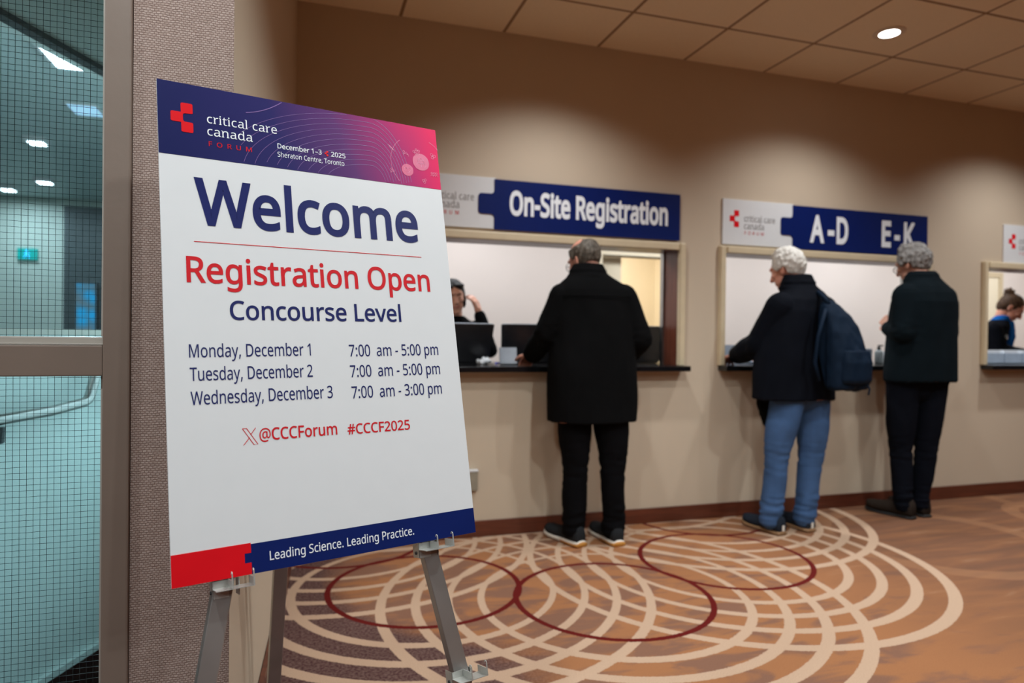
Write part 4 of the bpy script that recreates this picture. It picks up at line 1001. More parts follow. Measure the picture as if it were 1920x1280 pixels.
def screen_mat():
    n = NT('blue_screen')
    v = n.n('ShaderNodeTexVoronoi'); v.inputs['Scale'].default_value = 6; n.link(n.coord(), v.inputs['Vector'])
    c = n.ramp(v.outputs['Distance'], [(.2, (.01, .30, .60)), (.5, (.05, .20, .32)), (.8, (.10, .16, .20))])
    n.set(Base_Color=(0, 0, 0), Emission_Color=c, Emission_Strength=1.1); return n.m
bm = BM(); box(bm, -.115, .115, -.003, -.0005, -.34, .34); obj('display', bm, screen_mat(), r)
# handrail on the low corridor wall
hr = thing('handrail', 'steel handrail on the low wall behind the lower wired glass pane', 'handrail', (-0.824, 2.605, 0))
def onpar(s, off, z): return Vector((dirx * s + diry * off, diry * s - dirx * off, z))
bm = BM(); tube(bm, [onpar(-.9, .075, .895), onpar(-.05, .075, .918), onpar(.095, .075, .932), onpar(.115, .075, .940), onpar(.125, .075, .955), onpar(.150, .075, 1.020), onpar(.165, .072, 1.032), onpar(.185, .06, 1.035)], .017, 12); obj('rail', bm, M['steel'], hr, smooth=True)
bm = BM(); tube(bm, [onpar(.188, .062, 1.036), onpar(.215, .066, 1.028), onpar(.242, .066, 1.00), onpar(.258, .066, .955), onpar(.265, .066, .89)], .017, 12); obj('return_bend', bm, M['steel'], hr, smooth=True)
for s in (-.235,):
    bm = BM(); tube(bm, [onpar(s, .075, .89), onpar(s, .075, .85), onpar(s, .002, .83)], .010, 10); box(bm, -.02, .02, -.02, .02, -.045, .045, .004, Matrix.Translation(onpar(s, .025, .825))); obj('bracket', bm, M['darkdoor'], hr)

# ------------------------------------------------------------------ things on the counters
TOP = WZ0
def laptop(x, y, rz, w, d, tilt, label, grp):
    r = thing('laptop', label, 'laptop', (x, y, TOP), rz, grp)
    bm = BM(); box(bm, -w / 2, w / 2, -.002, d * .92, 0.0, .016, .004); obj('keyboard_base', bm, M['dark'], r)
    bm = BM(); Mx = Matrix.Translation((0, -.004, .016)) @ Matrix.Rotation(radians(tilt), 4, 'X')
    box(bm, -w / 2, w / 2, -.008, .0, 0, d, .004, Mx); lid = obj('screen_lid', bm, M['dark'], r)
    bm = BM(); box(bm, -w / 2 + .01, w / 2 - .01, -.004, .0005, d - .003, d + .004, .001, Mx); obj('lid_edge', bm, M['silver'], lid)
    bm = BM(); box(bm, -w / 2 + .012, w / 2 - .012, .0003, .0012, .015, d - .012, 0, Mx); obj('display', bm, emitter('laptop_display', (.55, .62, .70), .5), lid)
    return r
M['dark'] = plain('black_plastic', (.012, .013, .016), .32, var=.2)
M['silver'] = plain('silver_edge', srgb(150, 156, 164), .35, .6)
M['paper'] = plain('paper', srgb(226, 230, 234), .6, var=.03)
M['bluepaper'] = plain('pale_blue_card', srgb(176, 192, 210), .5, var=.05, scale=30)
laptop(.950, 4.06, radians(4), .35, .255, 24, 'black laptop seen from behind, in front of the smiling woman, beside the Welcome sign', 'black laptops on the left counter')
laptop(1.425, 4.17, radians(-16), .36, .245, 14, 'black laptop seen from behind, left of the man in the black coat', 'black laptops on the left counter')
laptop(2.235, 4.12, radians(14), .30, .240, 8, 'black laptop right of the man in the black coat, beside the wooden window jamb', 'black laptops on the left counter')
r = thing('tablet', 'small grey tablet leaning on a stand in front of the second laptop', 'tablet', (1.215, 3.93, TOP), radians(-10))
bm = BM(); Mx = Matrix.Translation((0, 0, .004)) @ Matrix.Rotation(radians(-22), 4, 'X'); box(bm, -.055, .055, -.008, 0, 0, .108, .003, Mx); obj('screen', bm, plain('tablet_grey', srgb(92, 100, 112), .3), r)
bm = BM(); box(bm, -.045, .045, -.02, .06, 0, .005, .002); beam(bm, (0, .055, .004), (0, .028, .07), .03, .004); obj('stand', bm, M['dark'], r)
# crumpled tissue
bm = BM(); ell(bm, (0, 0, .02), (.045, .035, .022), seg=24)
for v in bm.verts:
    k = noise.noise(v.co * 45) * .014 + noise.noise(v.co * 90) * .006
    v.co += v.normal * k if v.normal.length else Vector()
    v.co.z = max(v.co.z, 0.0005)
o = obj('tissue', bm, M['paper'], loc=(1.075, 3.98, TOP), smooth=True); tag(o, 'crumpled white tissue between the two black laptops', 'tissue')
bm = BM(); chain(bm, [((0, 0, .008), .006), ((.05, .015, .008), .006)]); o = obj('pen_cap', bm, plain('blue_pen', (.01, .03, .5), .3), loc=(1.15, 3.99, TOP), smooth=True); tag(o, 'small bright blue pen lying by the crumpled tissue', 'pen')
def sheet_stack(x, y, rz, w, d, n, label, m):
    bm = BM(); rnd = random.Random(n)
    for k in range(n):
        Mx = Matrix.Rotation(rnd.uniform(-.05, .05), 4, 'Z'); box(bm, -w / 2, w / 2, -d / 2, d / 2, k * .004, k * .004 + .0035, 0, Mx)
    o = obj('paper_stack', bm, m, loc=(x, y, TOP)); o.rotation_euler.z = rz; tag(o, label, 'papers'); return o
sheet_stack(3.00, 4.02, .2, .22, .30, 6, 'stack of pale blue papers under the white haired man\'s hand', M['bluepaper'])
r = thing('tabletop_sign', 'pale blue folded card standing behind the white haired man\'s hand', 'card', (3.00, 4.30, TOP), .1)
bm = BM(); beam(bm, (0, .05, .001), (0, .0, .15), .25, .003, (1, 0, 0)) ; bm.free(); bm = BM()
ring_loft(bm, [[(-.13, -.05, 0), (-.13, 0, .13), (-.13, .05, 0)], [(.13, -.05, 0), (.13, 0, .13), (.13, .05, 0)]]); obj('card', bm, M['bluepaper'], r)
r = thing('hand_sanitizer', 'small dark pump bottle on the counter between the two men', 'bottle', (4.165, 4.0, TOP))
bm = BM(); lathe(bm, [(0, 0), (.028, 0), (.030, .01), (.030, .085), (.018, .105), (.011, .108), (0, .108)], 20); obj('bottle', bm, plain('bottle_grey', srgb(120, 128, 130), .25), r, smooth=True)
bm = BM(); lathe(bm, [(0, .107), (.013, .107), (.013, .125), (.005, .127), (.005, .14), (0, .14)], 16); box(bm, -.007, .035, -.007, .007, .132, .142, .002); obj('pump', bm, M['dark'], r)
bm = BM(); box(bm, -.050, .050, -.04, .04, 0, .095, .004); o = obj('tissue_box', bm, M['paper'], loc=(4.285, 4.02, TOP)); tag(o, 'small white box on the counter just left of the grey haired man', 'box')
bm = BM(); box(bm, -.035, .035, -.04, .04, 0, .115, .008); o = obj('card_reader', bm, plain('slate', srgb(104, 116, 128), .35), loc=(4.060, 4.03, TOP)); tag(o, 'grey blue card reader beside the dark pump bottle', 'device')
# badge trays in the right window
for i in range(3):
    r = thing('badge_tray', ['pale blue tray of badges nearest the left jamb of the right window', 'middle pale blue tray of badges below the woman with a bun', 'pale blue tray of badges by the hand of the woman with a bun'][i], 'tray', (5.36 + .20 * i, 4.12, TOP), group='badge trays on the right counter')
    bm = BM()
    for (x0, x1, y0, y1, z0, z1) in ((-.095, .095, -.12, .12, 0, .006), (-.095, .095, -.12, -.114, 0, .085), (-.095, .095, .114, .12, 0, .085), (-.095, -.089, -.113, .113, 0, .085), (.089, .095, -.113, .113, 0, .085)):
        box(bm, x0, x1, y0, y1, z0, z1)
    obj('tray', bm, M['bluepaper'], r)
    bm = BM()
    for k in range(9): box(bm, -.08, .08, -.10 + k * .024, -.0985 + k * .024, .007, .108, 0, Matrix.Translation((0, 0, 0)))
    c = obj('badges', bm, M['paper'], r); c['kind'] = 'stuff'

# ------------------------------------------------------------------ people
def skin(name, base, blush):
    n = NT(name)
    f = n.noise(14, 4)
    n.set(Base_Color=n.ramp(f, [(.35, base), (.7, blush)]), Roughness=.5)
    n.b.inputs['Subsurface Weight'].default_value = .08
    n.b.inputs['Subsurface Radius'].default_value = (.01, .004, .002)
    n.bump(n.noise(180, 2), .08, .002)
    return n.m
def cloth(name, col, rough=.9, weave=420, bump=.35, var=.12, sheen=.0):
    n = NT(name)
    f = n.noise(9, 4)
    n.set(Base_Color=n.ramp(f, [(.3, tuple(c * (1 - var) for c in col)), (.7, tuple(c * (1 + var) for c in col))]), Roughness=rough)
    n.b.inputs['Sheen Weight'].default_value = sheen
    n.b.inputs['Specular IOR Level'].default_value = .05
    n.bump(n.noise(weave, 2), bump, .003)
    return n.m
def hair_mat(name, a, b):
    n = NT(name)
    f = n.noise(70, 4, n.coord('Object', (1, 1, .35)))
    n.set(Base_Color=n.ramp(f, [(.3, a), (.7, b)]), Roughness=.6)
    n.b.inputs['Specular IOR Level'].default_value = .2
    n.bump(f, .6, .004); return n.m

def frame(C, yaw, pitch=0.0, roll=0.0):
    """forward = -sin(yaw), cos(yaw); positive pitch bows the head"""
    return Matrix.Translation(Vector(C)) @ Matrix.Rotation(yaw, 4, 'Z') @ Matrix.Rotation(-pitch, 4, 'X') @ Matrix.Rotation(roll, 4, 'Y')

def head(bm, F, jaw=1.0, s=1.0):
    def e(c, r, rot=None):
        vs = ell(bm, (0, 0, 0), (r[0] * s, r[1] * s, r[2] * s), rot, 20)
        T = F @ Matrix.Translation(Vector(c) * s)
        for v in vs: v.co = T @ v.co
    def ch(pts): chain(bm, [(F @ (Vector(p) * s), r * s) for p, r in pts])
    e((0, -.012, .032), (.076, .096, .092)); e((0, .020, .012), (.069, .075, .085))
    e((0, .030, -.050), (.058 * jaw, .062, .066)); e((0, .062, -.098), (.028 * jaw, .024, .022))
    e((.034 * jaw, .036, -.055), (.024, .038, .040)); e((-.034 * jaw, .036, -.055), (.024, .038, .040))
    ch([((0, .090, .010), .009), ((0, .104, -.018), .012), ((0, .112, -.032), .0125)])
    ch([((-.012, .098, -.036), .009), ((.012, .098, -.036), .009)])
    e((0, .078, .030), (.055, .022, .012))                                        # brow
    e((.040, .070, -.020), (.022, .018, .018)); e((-.040, .070, -.020), (.022, .018, .018))   # cheekbones
    ch([((-.018, .084, -.060), .006), ((0, .090, -.058), .0065), ((.018, .084, -.060), .006)])
    ch([((-.015, .083, -.069), .006), ((0, .089, -.070), .0075), ((.015, .083, -.069), .006)])
    for sx in (-1, 1):
        R = Matrix.Rotation(sx * .35, 3, 'Z')
        e((sx * .077, -.006, -.008), (.007, .019, .031), R); ch([((sx * .080, -.016, .014), .005), ((sx * .087, -.022, -.004), .005), ((sx * .082, -.010, -.030), .006)])
    for sx in (-1, 1):
        e((sx * .031, .0765, .0045), (.016, .012, .0065)); e((sx * .031, .0755, -.0145), (.015, .011, .005))

def ell_f(bm, F, c, r):
    for v in ell(bm, (0, 0, 0), r, seg=28): v.co = F @ (v.co + Vector(c))

def eyes(parent, F, s=1.0, iris=(.05, .035, .02)):
    for sx in (-1, 1):
        bm = BM(); c = F @ (Vector((sx * .031, .0755, -.004)) * s)
        bmesh.ops.create_uvsphere(bm, u_segments=16, v_segments=10, radius=.0105 * s, matrix=Matrix.Translation(c))
        eb = obj('eye', bm, M['eyewhite'], parent, smooth=True)
        bm = BM(); c = F @ (Vector((sx * .031, .0834, -.004)) * s)
        ell(bm, c, (.0045 * s, .0045 * s, .0045 * s), seg=10); obj('iris', bm, M['iris'], eb, smooth=True)

def hand(bm, wrist, d, nrm, curl=.5, side=1, s=1.0):
    """d: direction of the fingers, nrm: out of the back of the hand, side: +1 puts the thumb on d x nrm"""
    w = Vector(wrist); d = Vector(d).normalized(); nrm = Vector(nrm); nrm = (nrm - d * nrm.dot(d)).normalized()
    x = d.cross(nrm).normalized() * side
    chain(bm, [(w, .026 * s), (w + d * .03 * s, .026 * s)])
    for k in (-1, 0, 1): chain(bm, [(w + d * .02 * s + x * .012 * k * s, .016 * s), (w + d * .085 * s + x * .024 * k * s, .0135 * s)])
    for k, L in zip((1.5, .5, -.5, -1.5), (.072, .080, .075, .058)):
        p = w + d * .088 * s + x * (.0195 * k) * s; a = 0
        pts = [(p, .0092 * s)]; dd = (d + x * k * .06).normalized()
        for seg, fr in enumerate((.45, .32, .25)):
            a += curl * (1.0 + .12 * seg) * (1 - .06 * k)
            p = p + (dd * cos(a) - nrm * sin(a)) * L * fr * s
            pts.append((p, (.0088 - .0009 * seg) * s))
        chain(bm, pts, 10)
    p = w + d * .022 * s + x * .026 * s; pts = [(p, .0125 * s)]
    for v, L, r in ((d * .6 + x * .75 - nrm * .25, .040, .0115), (d * .85 + x * .35 - nrm * .4 * curl, .032, .010), (d * .95 + x * .05 - nrm * .6 * curl, .025, .009)):
        p = p + v.normalized() * L * s; pts.append((p, r * s))
    chain(bm, pts, 10)

def hair_shell(F, inside, thick=.012, locks=420, seed=1, s=1.0, wave=.0, length=.030, top=1.0):
    """short locks laid over the scalp wherever inside(direction) is true"""
    bm = BM(); rnd = random.Random(seed)
    for i in range(locks):
        u = (i + .5) / locks; ph = i * 2.399963; zz = 1 - 2 * u
        dr = Vector((sqrt_(1 - zz * zz) * cos(ph), sqrt_(1 - zz * zz) * sin(ph), zz))
        if not inside(dr): continue
        p = Vector((dr.x * .077, dr.y * .098 - .010, dr.z * .096 * top + .030))
        down = Vector((0, -.75, -.65)) - dr * dr.dot(Vector((0, -.75, -.65)))
        if down.length < .05: down = Vector((0, -1, 0))
        down.normalize(); down = (down + Vector((rnd.uniform(-1, 1), rnd.uniform(-1, 1), rnd.uniform(-1, 1))) * (.18 + wave)).normalized()
        q = p + down * length * rnd.uniform(.7, 1.2)
        q = Vector((q.x, q.y, q.z)); e = Vector((q.x / .077, (q.y + .010) / .098, (q.z - .030) / (.096 * top)))
        q = q * 1.0 if e.length >= 1 else Vector((e.x / e.length * .077, e.y / e.length * .098 - .010, e.z / e.length * .096 * top + .030))
        chain(bm, [(F @ (p * s), thick * s), (F @ (q * s), thick * .72 * s)], 8)
    return bm
def sqrt_(v): return math.sqrt(max(0, v))

def shoe(parent, heel, d, L=.30, w=.104, h=.085, up=None, sole=None, sole_h=.026, high=False, toe_spring=.012, accent=None):
    d = Vector((d[0], d[1], 0)).normalized(); side = Vector((d.y, -d.x, 0)); heel = Vector((heel[0], heel[1], 0))
    prof = [(0.0, .30, .80), (.03, .36, .98), (.12, .40, 1.0), (.30, .41, .98), (.45, .42, .78), (.62, .47, .60), (.78, .49, .50), (.90, .43, .43), (.97, .28, .34), (1.0, .10, .26)]
    def rings(bot, top, grow):
        out = []
        for (t, hw, ht) in prof:
            c = heel + d * (t * L + (grow if t > .5 else -grow)); a = []
            lift = toe_spring * max(0, (t - .6) / .4) ** 2
            zb = bot + lift; zt = (top(ht) if callable(top) else top) + lift
            for k in range(16):
                an = 2 * pi * k / 16; cx = cos(an); sz = sin(an)
                X = hw * w * math.copysign(abs(cx) ** .7, cx) * (1 if sz < 0 else 1 - .25 * sz) + grow * math.copysign(1, cx) * abs(cx)
                Zv = (zb + zt) / 2 + (zt - zb) / 2 * math.copysign(abs(sz) ** .75, sz)
                p = c + side * X; a.append((p.x, p.y, Zv))
            out.append(a)
        return out
    bm = BM(); ring_loft(bm, rings(.012, lambda ht: .03 + h * ht, 0)); bmesh.ops.recalc_face_normals(bm, faces=bm.faces)
    o = obj('shoe', bm, up, parent, smooth=True)
    bm = BM(); ring_loft(bm, rings(0.0, sole_h, .004)); bmesh.ops.recalc_face_normals(bm, faces=bm.faces)
    obj('sole', bm, sole, o, smooth=True)
    if accent:
        bm = BM(); c = heel + d * -.0055
        box(bm, -.009, .009, -.003, .002, .028, .062, .002, Matrix.Translation(c) @ Matrix.Rotation(math.atan2(-d.x, d.y), 4, 'Z')); obj('heel_tab', bm, accent, o)
    if sole_h > .03:
        bm = BM(); r0 = rings(.0, .030, .007)[:5]; ring_loft(bm, r0); bmesh.ops.recalc_face_normals(bm, faces=bm.faces); obj('gum_heel', bm, M['gum'], o, smooth=True)
    return o

def wrinkle(scale, amp, zs=1.0, extra=None):
    def f(co, n):
        q = Vector((co.x * scale, co.y * scale, co.z * scale * zs))
        a = noise.noise(q) * amp + noise.noise(q * 2.3) * amp * .45
        if extra: a += extra(co)
        return a
    return f

def torso(bm, rings, psi):
    ring_loft(bm, [ell_ring(c[0], c[1], z, a, b, 32, 2.35, psi, t) for (c, z, a, b, t) in [(r + (0,))[:5] for r in rings]])

def spectacles(parent, F, s=1.0):
    bm = BM()
    for sx in (-1, 1):
        tube(bm, [F @ (Vector((sx * .033 + .023 * cos(a), .104, -.006 + .019 * sin(a))) * s) for a in [2 * pi * k / 20 for k in range(20)]], .0016, 6, closed=True)
        tube(bm, [F @ (Vector(p) * s) for p in ((sx * .056, .103, .002), (sx * .074, .080, .004), (sx * .084, .0, .006), (sx * .086, -.018, -.006))], .0016, 6)
    tube(bm, [F @ (Vector(p) * s) for p in ((-.010, .104, -.002), (0, .107, .001), (.010, .104, -.002))], .0016, 6)
    g = obj('spectacles', bm, M['wireframe'], parent)
    for sx in (-1, 1):
        bm = BM(); ell(bm, F @ (Vector((sx * .033, .1045, -.006)) * s), (.022 * s, .022 * s, .022 * s), seg=16)
        ce = F @ (Vector((sx * .033, .1045, -.006)) * s); fw = (F.to_3x3() @ Vector((0, 1, 0)))
        for v in bm.verts: v.co -= fw * ((v.co - ce).dot(fw)) * .96
        obj('spectacle_lens', bm, M['lensglass'], g)

def lens_mat():
    n = NT('spectacle_lens'); tr = n.n('ShaderNodeBsdfTransparent'); gl = n.n('ShaderNodeBsdfGlossy'); gl.inputs['Roughness'].default_value = .02
    mx = n.n('ShaderNodeMixShader'); mx.inputs[0].default_value = .12
    n.link(tr.outputs[0], mx.inputs[1]); n.link(gl.outputs[0], mx.inputs[2]); n.link(mx.outputs[0], n.N['Material Output'].inputs[0]); return n.m
M['lensglass'] = lens_mat()
M['wireframe'] = plain('spectacle_frame', (.10, .09, .08), .3, .8)
M['eyewhite'] = plain('eye_white', (.75, .72, .70), .25, var=.02); M['iris'] = plain('eye_iris', (.02, .014, .01), .15)
M['skin_pink'] = skin('skin_pink', srgb(206, 146, 124), srgb(224, 156, 132))
M['skin_warm'] = skin('skin_warm', srgb(204, 150, 126), srgb(222, 166, 142))
M['coat_black'] = cloth('black_wool', (.0042, .0042, .0044), .95)
M['trouser_black'] = cloth('black_twill', (.0042, .0042, .005), .9)
M['coat_navy'] = cloth('navy_shell', (.0042, .0052, .0085), .8)
M['jean_blue'] = cloth('blue_denim', srgb(66, 92, 130), .85, 500, .4, .16)
M['jacket_teal'] = cloth('dark_teal_wool', (.0048, .0085, .011), .92)
M['jean_ink'] = cloth('ink_denim', (.0048, .0058, .0095), .88)
M['pack_blue'] = cloth('navy_nylon', (.007, .015, .030), .55, 300, .25)
M['gum'] = plain('gum_rubber', srgb(186, 128, 52), .5)
M['sole_white'] = plain('white_midsole', srgb(222, 216, 206), .5)
M['sneaker'] = cloth('charcoal_knit', (.022, .024, .027), .8)
M['canvas_navy'] = cloth('navy_canvas', (.020, .026, .038), .85)
M['tan_sole'] = plain('tan_sole', srgb(142, 108, 74), .6)
M['suede'] = cloth('dark_brown_suede', (.030, .022, .017), .9)
M['dark_sole'] = plain('dark_sole', (.010, .009, .009), .7)
M['shirt_blue'] = cloth('bright_blue_shirt', srgb(22, 92, 170), .8)

def man_body(root, P, sk):
    """skin: one continuous figure under the clothes"""
    bm = BM(); psi = P['psi']
    for s in ('l', 'r'):
        h, k, a = P['leg_' + s]
        chain(bm, [(h, .075), ((Vector(h) * .5 + Vector(k) * .5), .065), (k, .050), ((Vector(k) * .6 + Vector(a) * .4), .050), (a, .036)])
        hd = Vector(P['foot_' + s][0]); fd = Vector(P['foot_' + s][1]).normalized()
        chain(bm, [(a, .036), ((hd.x + fd.x * .05, hd.y + fd.y * .05, .055), .030), ((hd.x + fd.x * .20, hd.y + fd.y * .20, .045), .028)])
        sh, el, wr = P['arm_' + s]
        chain(bm, [(sh, .055), (Vector(sh) * .45 + Vector(el) * .55, .048), (el, .040), (Vector(el) * .6 + Vector(wr) * .4, .038), (wr, .026)])
        hand(bm, wr, P['hand_' + s][0], P['hand_' + s][1], P['hand_' + s][2], P['hand_' + s][3])
    torso(bm, [(c, z, a - .035, b - .035) for (c, z, a, b) in P['rings'] if a > .12] , psi)
    F = P['head']; nb = P['neck']
    chain(bm, [(F @ Vector((0, -.025, -.05)), .055), (nb, .058), (Vector(nb) - Vector((0, 0, .10)), .065)])
    lh, rh = Vector(P['leg_l'][0]), Vector(P['leg_r'][0])
    chain(bm, [(lh, .075), (rh, .075)]); chain(bm, [((lh + rh) / 2 + Vector((0, 0, .03)), .07), ((lh + rh) / 2 + Vector((0, 0, .15)), .10)])
    head(bm, F, P.get('jaw', 1.0))
    return obj('body', fuse(bm, .0055, 2), sk, root)

def trousers(root, P, m, fold=.010, r=(.108, .085, .070, .066)):
    bm = BM(); out = []
    for s in ('l', 'r'):
        h, k, a = P['leg_' + s]; h = Vector(h); k = Vector(k); a = Vector(a)
        an = a.copy(); an.z = .085
        chain(bm, [(h, r[0]), (h * .5 + k * .5, (r[0] + r[1]) / 2), (k, r[2] + .004), (k * .55 + a * .45, r[2]), (an, r[3])], 20)
    lh, rh = Vector(P['leg_l'][0]), Vector(P['leg_r'][0])
    chain(bm, [(lh + Vector((0, 0, .05)), .115), (rh + Vector((0, 0, .05)), .115)], 20)
    mid = (lh + rh) / 2; chain(bm, [(mid - Vector((0, 0, .015)), .098), (mid + Vector((0, 0, .08)), .125)], 20)
    zk = P['leg_l'][1][2]
    def ex(co):
        w = max(0, 1 - abs(co.z - .14) / .13) * 1.0 + max(0, 1 - abs(co.z - zk) / .16) * .55
        return w * fold * .9 * noise.noise(Vector((co.x * 9, co.y * 9, co.z * 42)))
    return obj('trousers', fuse(bm, .008, 3, wrinkle(9, fold * .55, .45, ex)), m, root)

def coat(root, P, m, name='coat', sr=(.088, .080, .074, .060), fold=.010, collar=True, vox=.008):
    bm = BM(); psi = P['psi']
    torso(bm, P['rings'], psi)
    for s in ('l', 'r'):
        sh, el, wr = [Vector(v) for v in P['arm_' + s]]
        end = wr * .94 + el * .06
        chain(bm, [(sh, sr[0]), (sh * .5 + el * .5, sr[1]), (el, sr[2]), (el * .4 + wr * .6, sr[2] * .92), (end, sr[3])], 18)
    nb = Vector(P['neck'])
    if collar:
        fx = Vector((-sin(psi), cos(psi), 0))
        for k in range(14):
            an = radians(150 + 240 * k / 13) ; an2 = radians(150 + 240 * (k + 1) / 13)
            def cp(a, z, r): return nb + Vector((cos(psi) * cos(a) * r * 1.05 - sin(psi) * sin(a) * r, sin(psi) * cos(a) * r * 1.05 + cos(psi) * sin(a) * r, z))
            if k < 13:
                h0 = P.get('collar_h', .045)
                chain(bm, [(cp(an, -.018, .102), .015), (cp(an2, -.018, .102), .015)], 8); chain(bm, [(cp(an, h0 * .25, .091), .015), (cp(an2, h0 * .25, .091), .015)], 8); chain(bm, [(cp(an, h0 * .65, .081), .013), (cp(an2, h0 * .65, .081), .013)], 8); chain(bm, [(cp(an, h0, .074), .010), (cp(an2, h0, .074), .010)], 8)
    ez = [Vector(P['arm_' + s][1]) for s in 'lr']
    def ex(co):
        w = sum(max(0, 1 - (co - e).length / .13) for e in ez)
        return w * fold * 1.1 * noise.noise(Vector((co.x * 16, co.y * 16, co.z * 34)))
    return obj(name, fuse(bm, vox, 2, wrinkle(7, fold, .35, ex)), m, root)

def person(name, label, loc, theta):
    return thing(name, label, 'person', loc, -theta)

def B(c, psi, sx, fy, z): return (c[0] + sx * cos(psi) - fy * sin(psi), c[1] + sx * sin(psi) + fy * cos(psi), z)

# --- man in the black coat, left window
p = person('person', 'balding man in a black wool coat writing at the On-Site Registration window', (1.578, 3.5, 0), math.atan2(1.578, 3.5))
psi = radians(22); Z0 = (0.003, 0.03)
P = dict(psi=psi, rings=[(Z0, .700, .262, .170), (Z0, .85, .262, .168), (Z0, 1.00, .256, .162), ((0, .035), 1.16, .244, .155), ((0, .04), 1.30, .240, .145), ((0, .045), 1.40, .236, .138), ((0, .048), 1.450, .226, .130), ((-.006, .050), 1.488, .188, .116), ((-.016, .055), 1.520, .140, .104), ((-.024, .058), 1.545, .100, .090), ((-.026, .060), 1.565, .078, .076)],
         neck=(-.030, .060, 1.545), head=frame((-.050, .105, 1.628), radians(47), radians(24)),
         arm_l=((-.172, -.030, 1.405), (-.252, -.03, 1.205), (-.350, .13, 1.075)), arm_r=((.176, .105, 1.412), (.268, .115, 1.175), (.215, .29, 1.075)),
         hand_l=((-.35, .75, -.28), (.1, .3, 1), .45, -1), hand_r=((-.55, .8, -.2), (0, .2, 1), .4, 1),
         leg_l=((-.092, .0, .83), (-.088, .01, .44), (-.092, -.005, .10)), leg_r=((.104, .06, .83), (.126, .06, .44), (.132, .045, .10)),
         foot_l=((-.045, -.06), (-.67, .74)), foot_r=((.165, -.015), (-.47, .88)), collar_h=.050)
man_body(p, P, M['skin_pink'])
cb = coat(p, P, M['coat_black'], sr=(.080, .078, .074, .060))
bm = BM()
pts = [B((0, .045), psi, .238 * math.copysign(abs(cos(a)) ** .851, cos(a)), -.140 * sin(a) ** .851, 1.412) for a in [radians(24 + 132 * k / 24) for k in range(25)]]
tube(bm, pts, .0022, 6); obj('yoke_seam', bm, M['coat_black'], cb)
for k, q in enumerate(((-.322, .02, 1.165), (-.334, .045, 1.135))):
    bm = BM(); ell(bm, q, (.011, .006, .009), seg=10); obj('cuff_button', bm, M['silver'], cb, smooth=True)
trousers(p, P, M['trouser_black'], .018, (.104, .086, .070, .066))
shoe(p, *P['foot_l'], L=.31, up=M['sneaker'], sole=M['sole_white'], sole_h=.038); shoe(p, *P['foot_r'], L=.31, up=M['sneaker'], sole=M['sole_white'], sole_h=.038)
F = P['head']
obj('hair', fuse(hair_shell(F, lambda d: d.z < .62 - .45 * max(0, d.y) and d.z > -.62 and d.y < .42 and not (d.y > .0 and d.z < -.05 and abs(d.x) > .3) and not (d.z > .42 and d.y > -.55), .0095, 1600, 3, 1, 0, .026), .005, 8, lambda co, n: .002 + .002 * noise.noise(Vector((co.x * 80, co.y * 80, co.z * 50)))), hair_mat('hair_greybrown', srgb(58, 51, 44), srgb(108, 99, 88)), p)
spectacles(p, F); eyes(p, F)

# --- white haired man with backpack, middle window
p = person('person', 'white haired man in a dark jacket and blue jeans with a backpack on his shoulder', (2.89, 3.47, 0), math.atan2(2.89, 3.47))
psi = radians(46)
P = dict(psi=psi, rings=[((.035, .0), .812, .268, .182), ((.035, 0), .95, .264, .178), ((.040, 0), 1.10, .256, .172), ((.052, 0), 1.24, .244, .162), ((.068, .0), 1.35, .228, .148), ((.078, .005), 1.425, .195, .130), ((.076, .012), 1.470, .140, .110), ((.066, .02), 1.510, .096, .092), ((.058, .028), 1.540, .080, .080)],
         neck=(.056, .028, 1.515), head=frame((-.010, .075, 1.618), radians(64), radians(17)), jaw=1.0,
         arm_l=((-.040, -.135, 1.375), (-.165, -.085, 1.150), (-.305, .13, 1.075)), arm_r=((.195, .140, 1.375), (.06, .30, 1.14), (-.10, .38, 1.075)),
         hand_l=((-.45, .75, -.22), (0, .2, 1), .35, -1), hand_r=((-.75, .4, -.2), (0, .2, 1), .4, 1),
         leg_l=((.015, -.075, .86), (-.054, -.10, .46), (-.076, -.125, .10)), leg_r=((.150, .075, .86), (.145, .06, .46), (.112, .01, .10)),
         foot_l=((-.012, -.165), (-.76, .65)), foot_r=((.152, -.02), (-.70, .71)), collar_h=.062)
man_body(p, P, M['skin_pink'])
cb = coat(p, P, M['coat_navy'], 'jacket', (.090, .086, .080, .062), .010)
trousers(p, P, M['jean_blue'], .016, (.104, .090, .070, .068))
shoe(p, *P['foot_l'], L=.30, up=M['canvas_navy'], sole=M['tan_sole'], sole_h=.026, accent=M['sole_white']); shoe(p, *P['foot_r'], L=.30, up=M['canvas_navy'], sole=M['tan_sole'], sole_h=.026, accent=M['sole_white'])
F = P['head']
obj('hair', fuse(hair_shell(F, lambda d: d.z > -.60 and not (d.y > .55 - .25 * d.z and d.z < .72) and not (d.y > .10 and d.z < -.02) and not (abs(d.x) > .62 and d.z < .02 and d.y > -.28), .0125, 2200, 5, 1, .03, .038, 1.04), .005, 14, lambda co, n: .003 + .003 * noise.noise(Vector((co.x * 70, co.y * 70, co.z * 45)))), hair_mat('hair_white', srgb(196, 190, 180), srgb(232, 228, 220)), p)
eyes(p, F)
bm = BM(); q = Vector((.128, -.075, 1.470)); box(bm, -.016, .016, -.002, .002, -.007, .007, .001, Matrix.Translation(q) @ Matrix.Rotation(radians(46), 4, 'Z') @ Matrix.Rotation(radians(-38), 4, 'X')); obj('neck_logo', bm, M['silver'], cb)

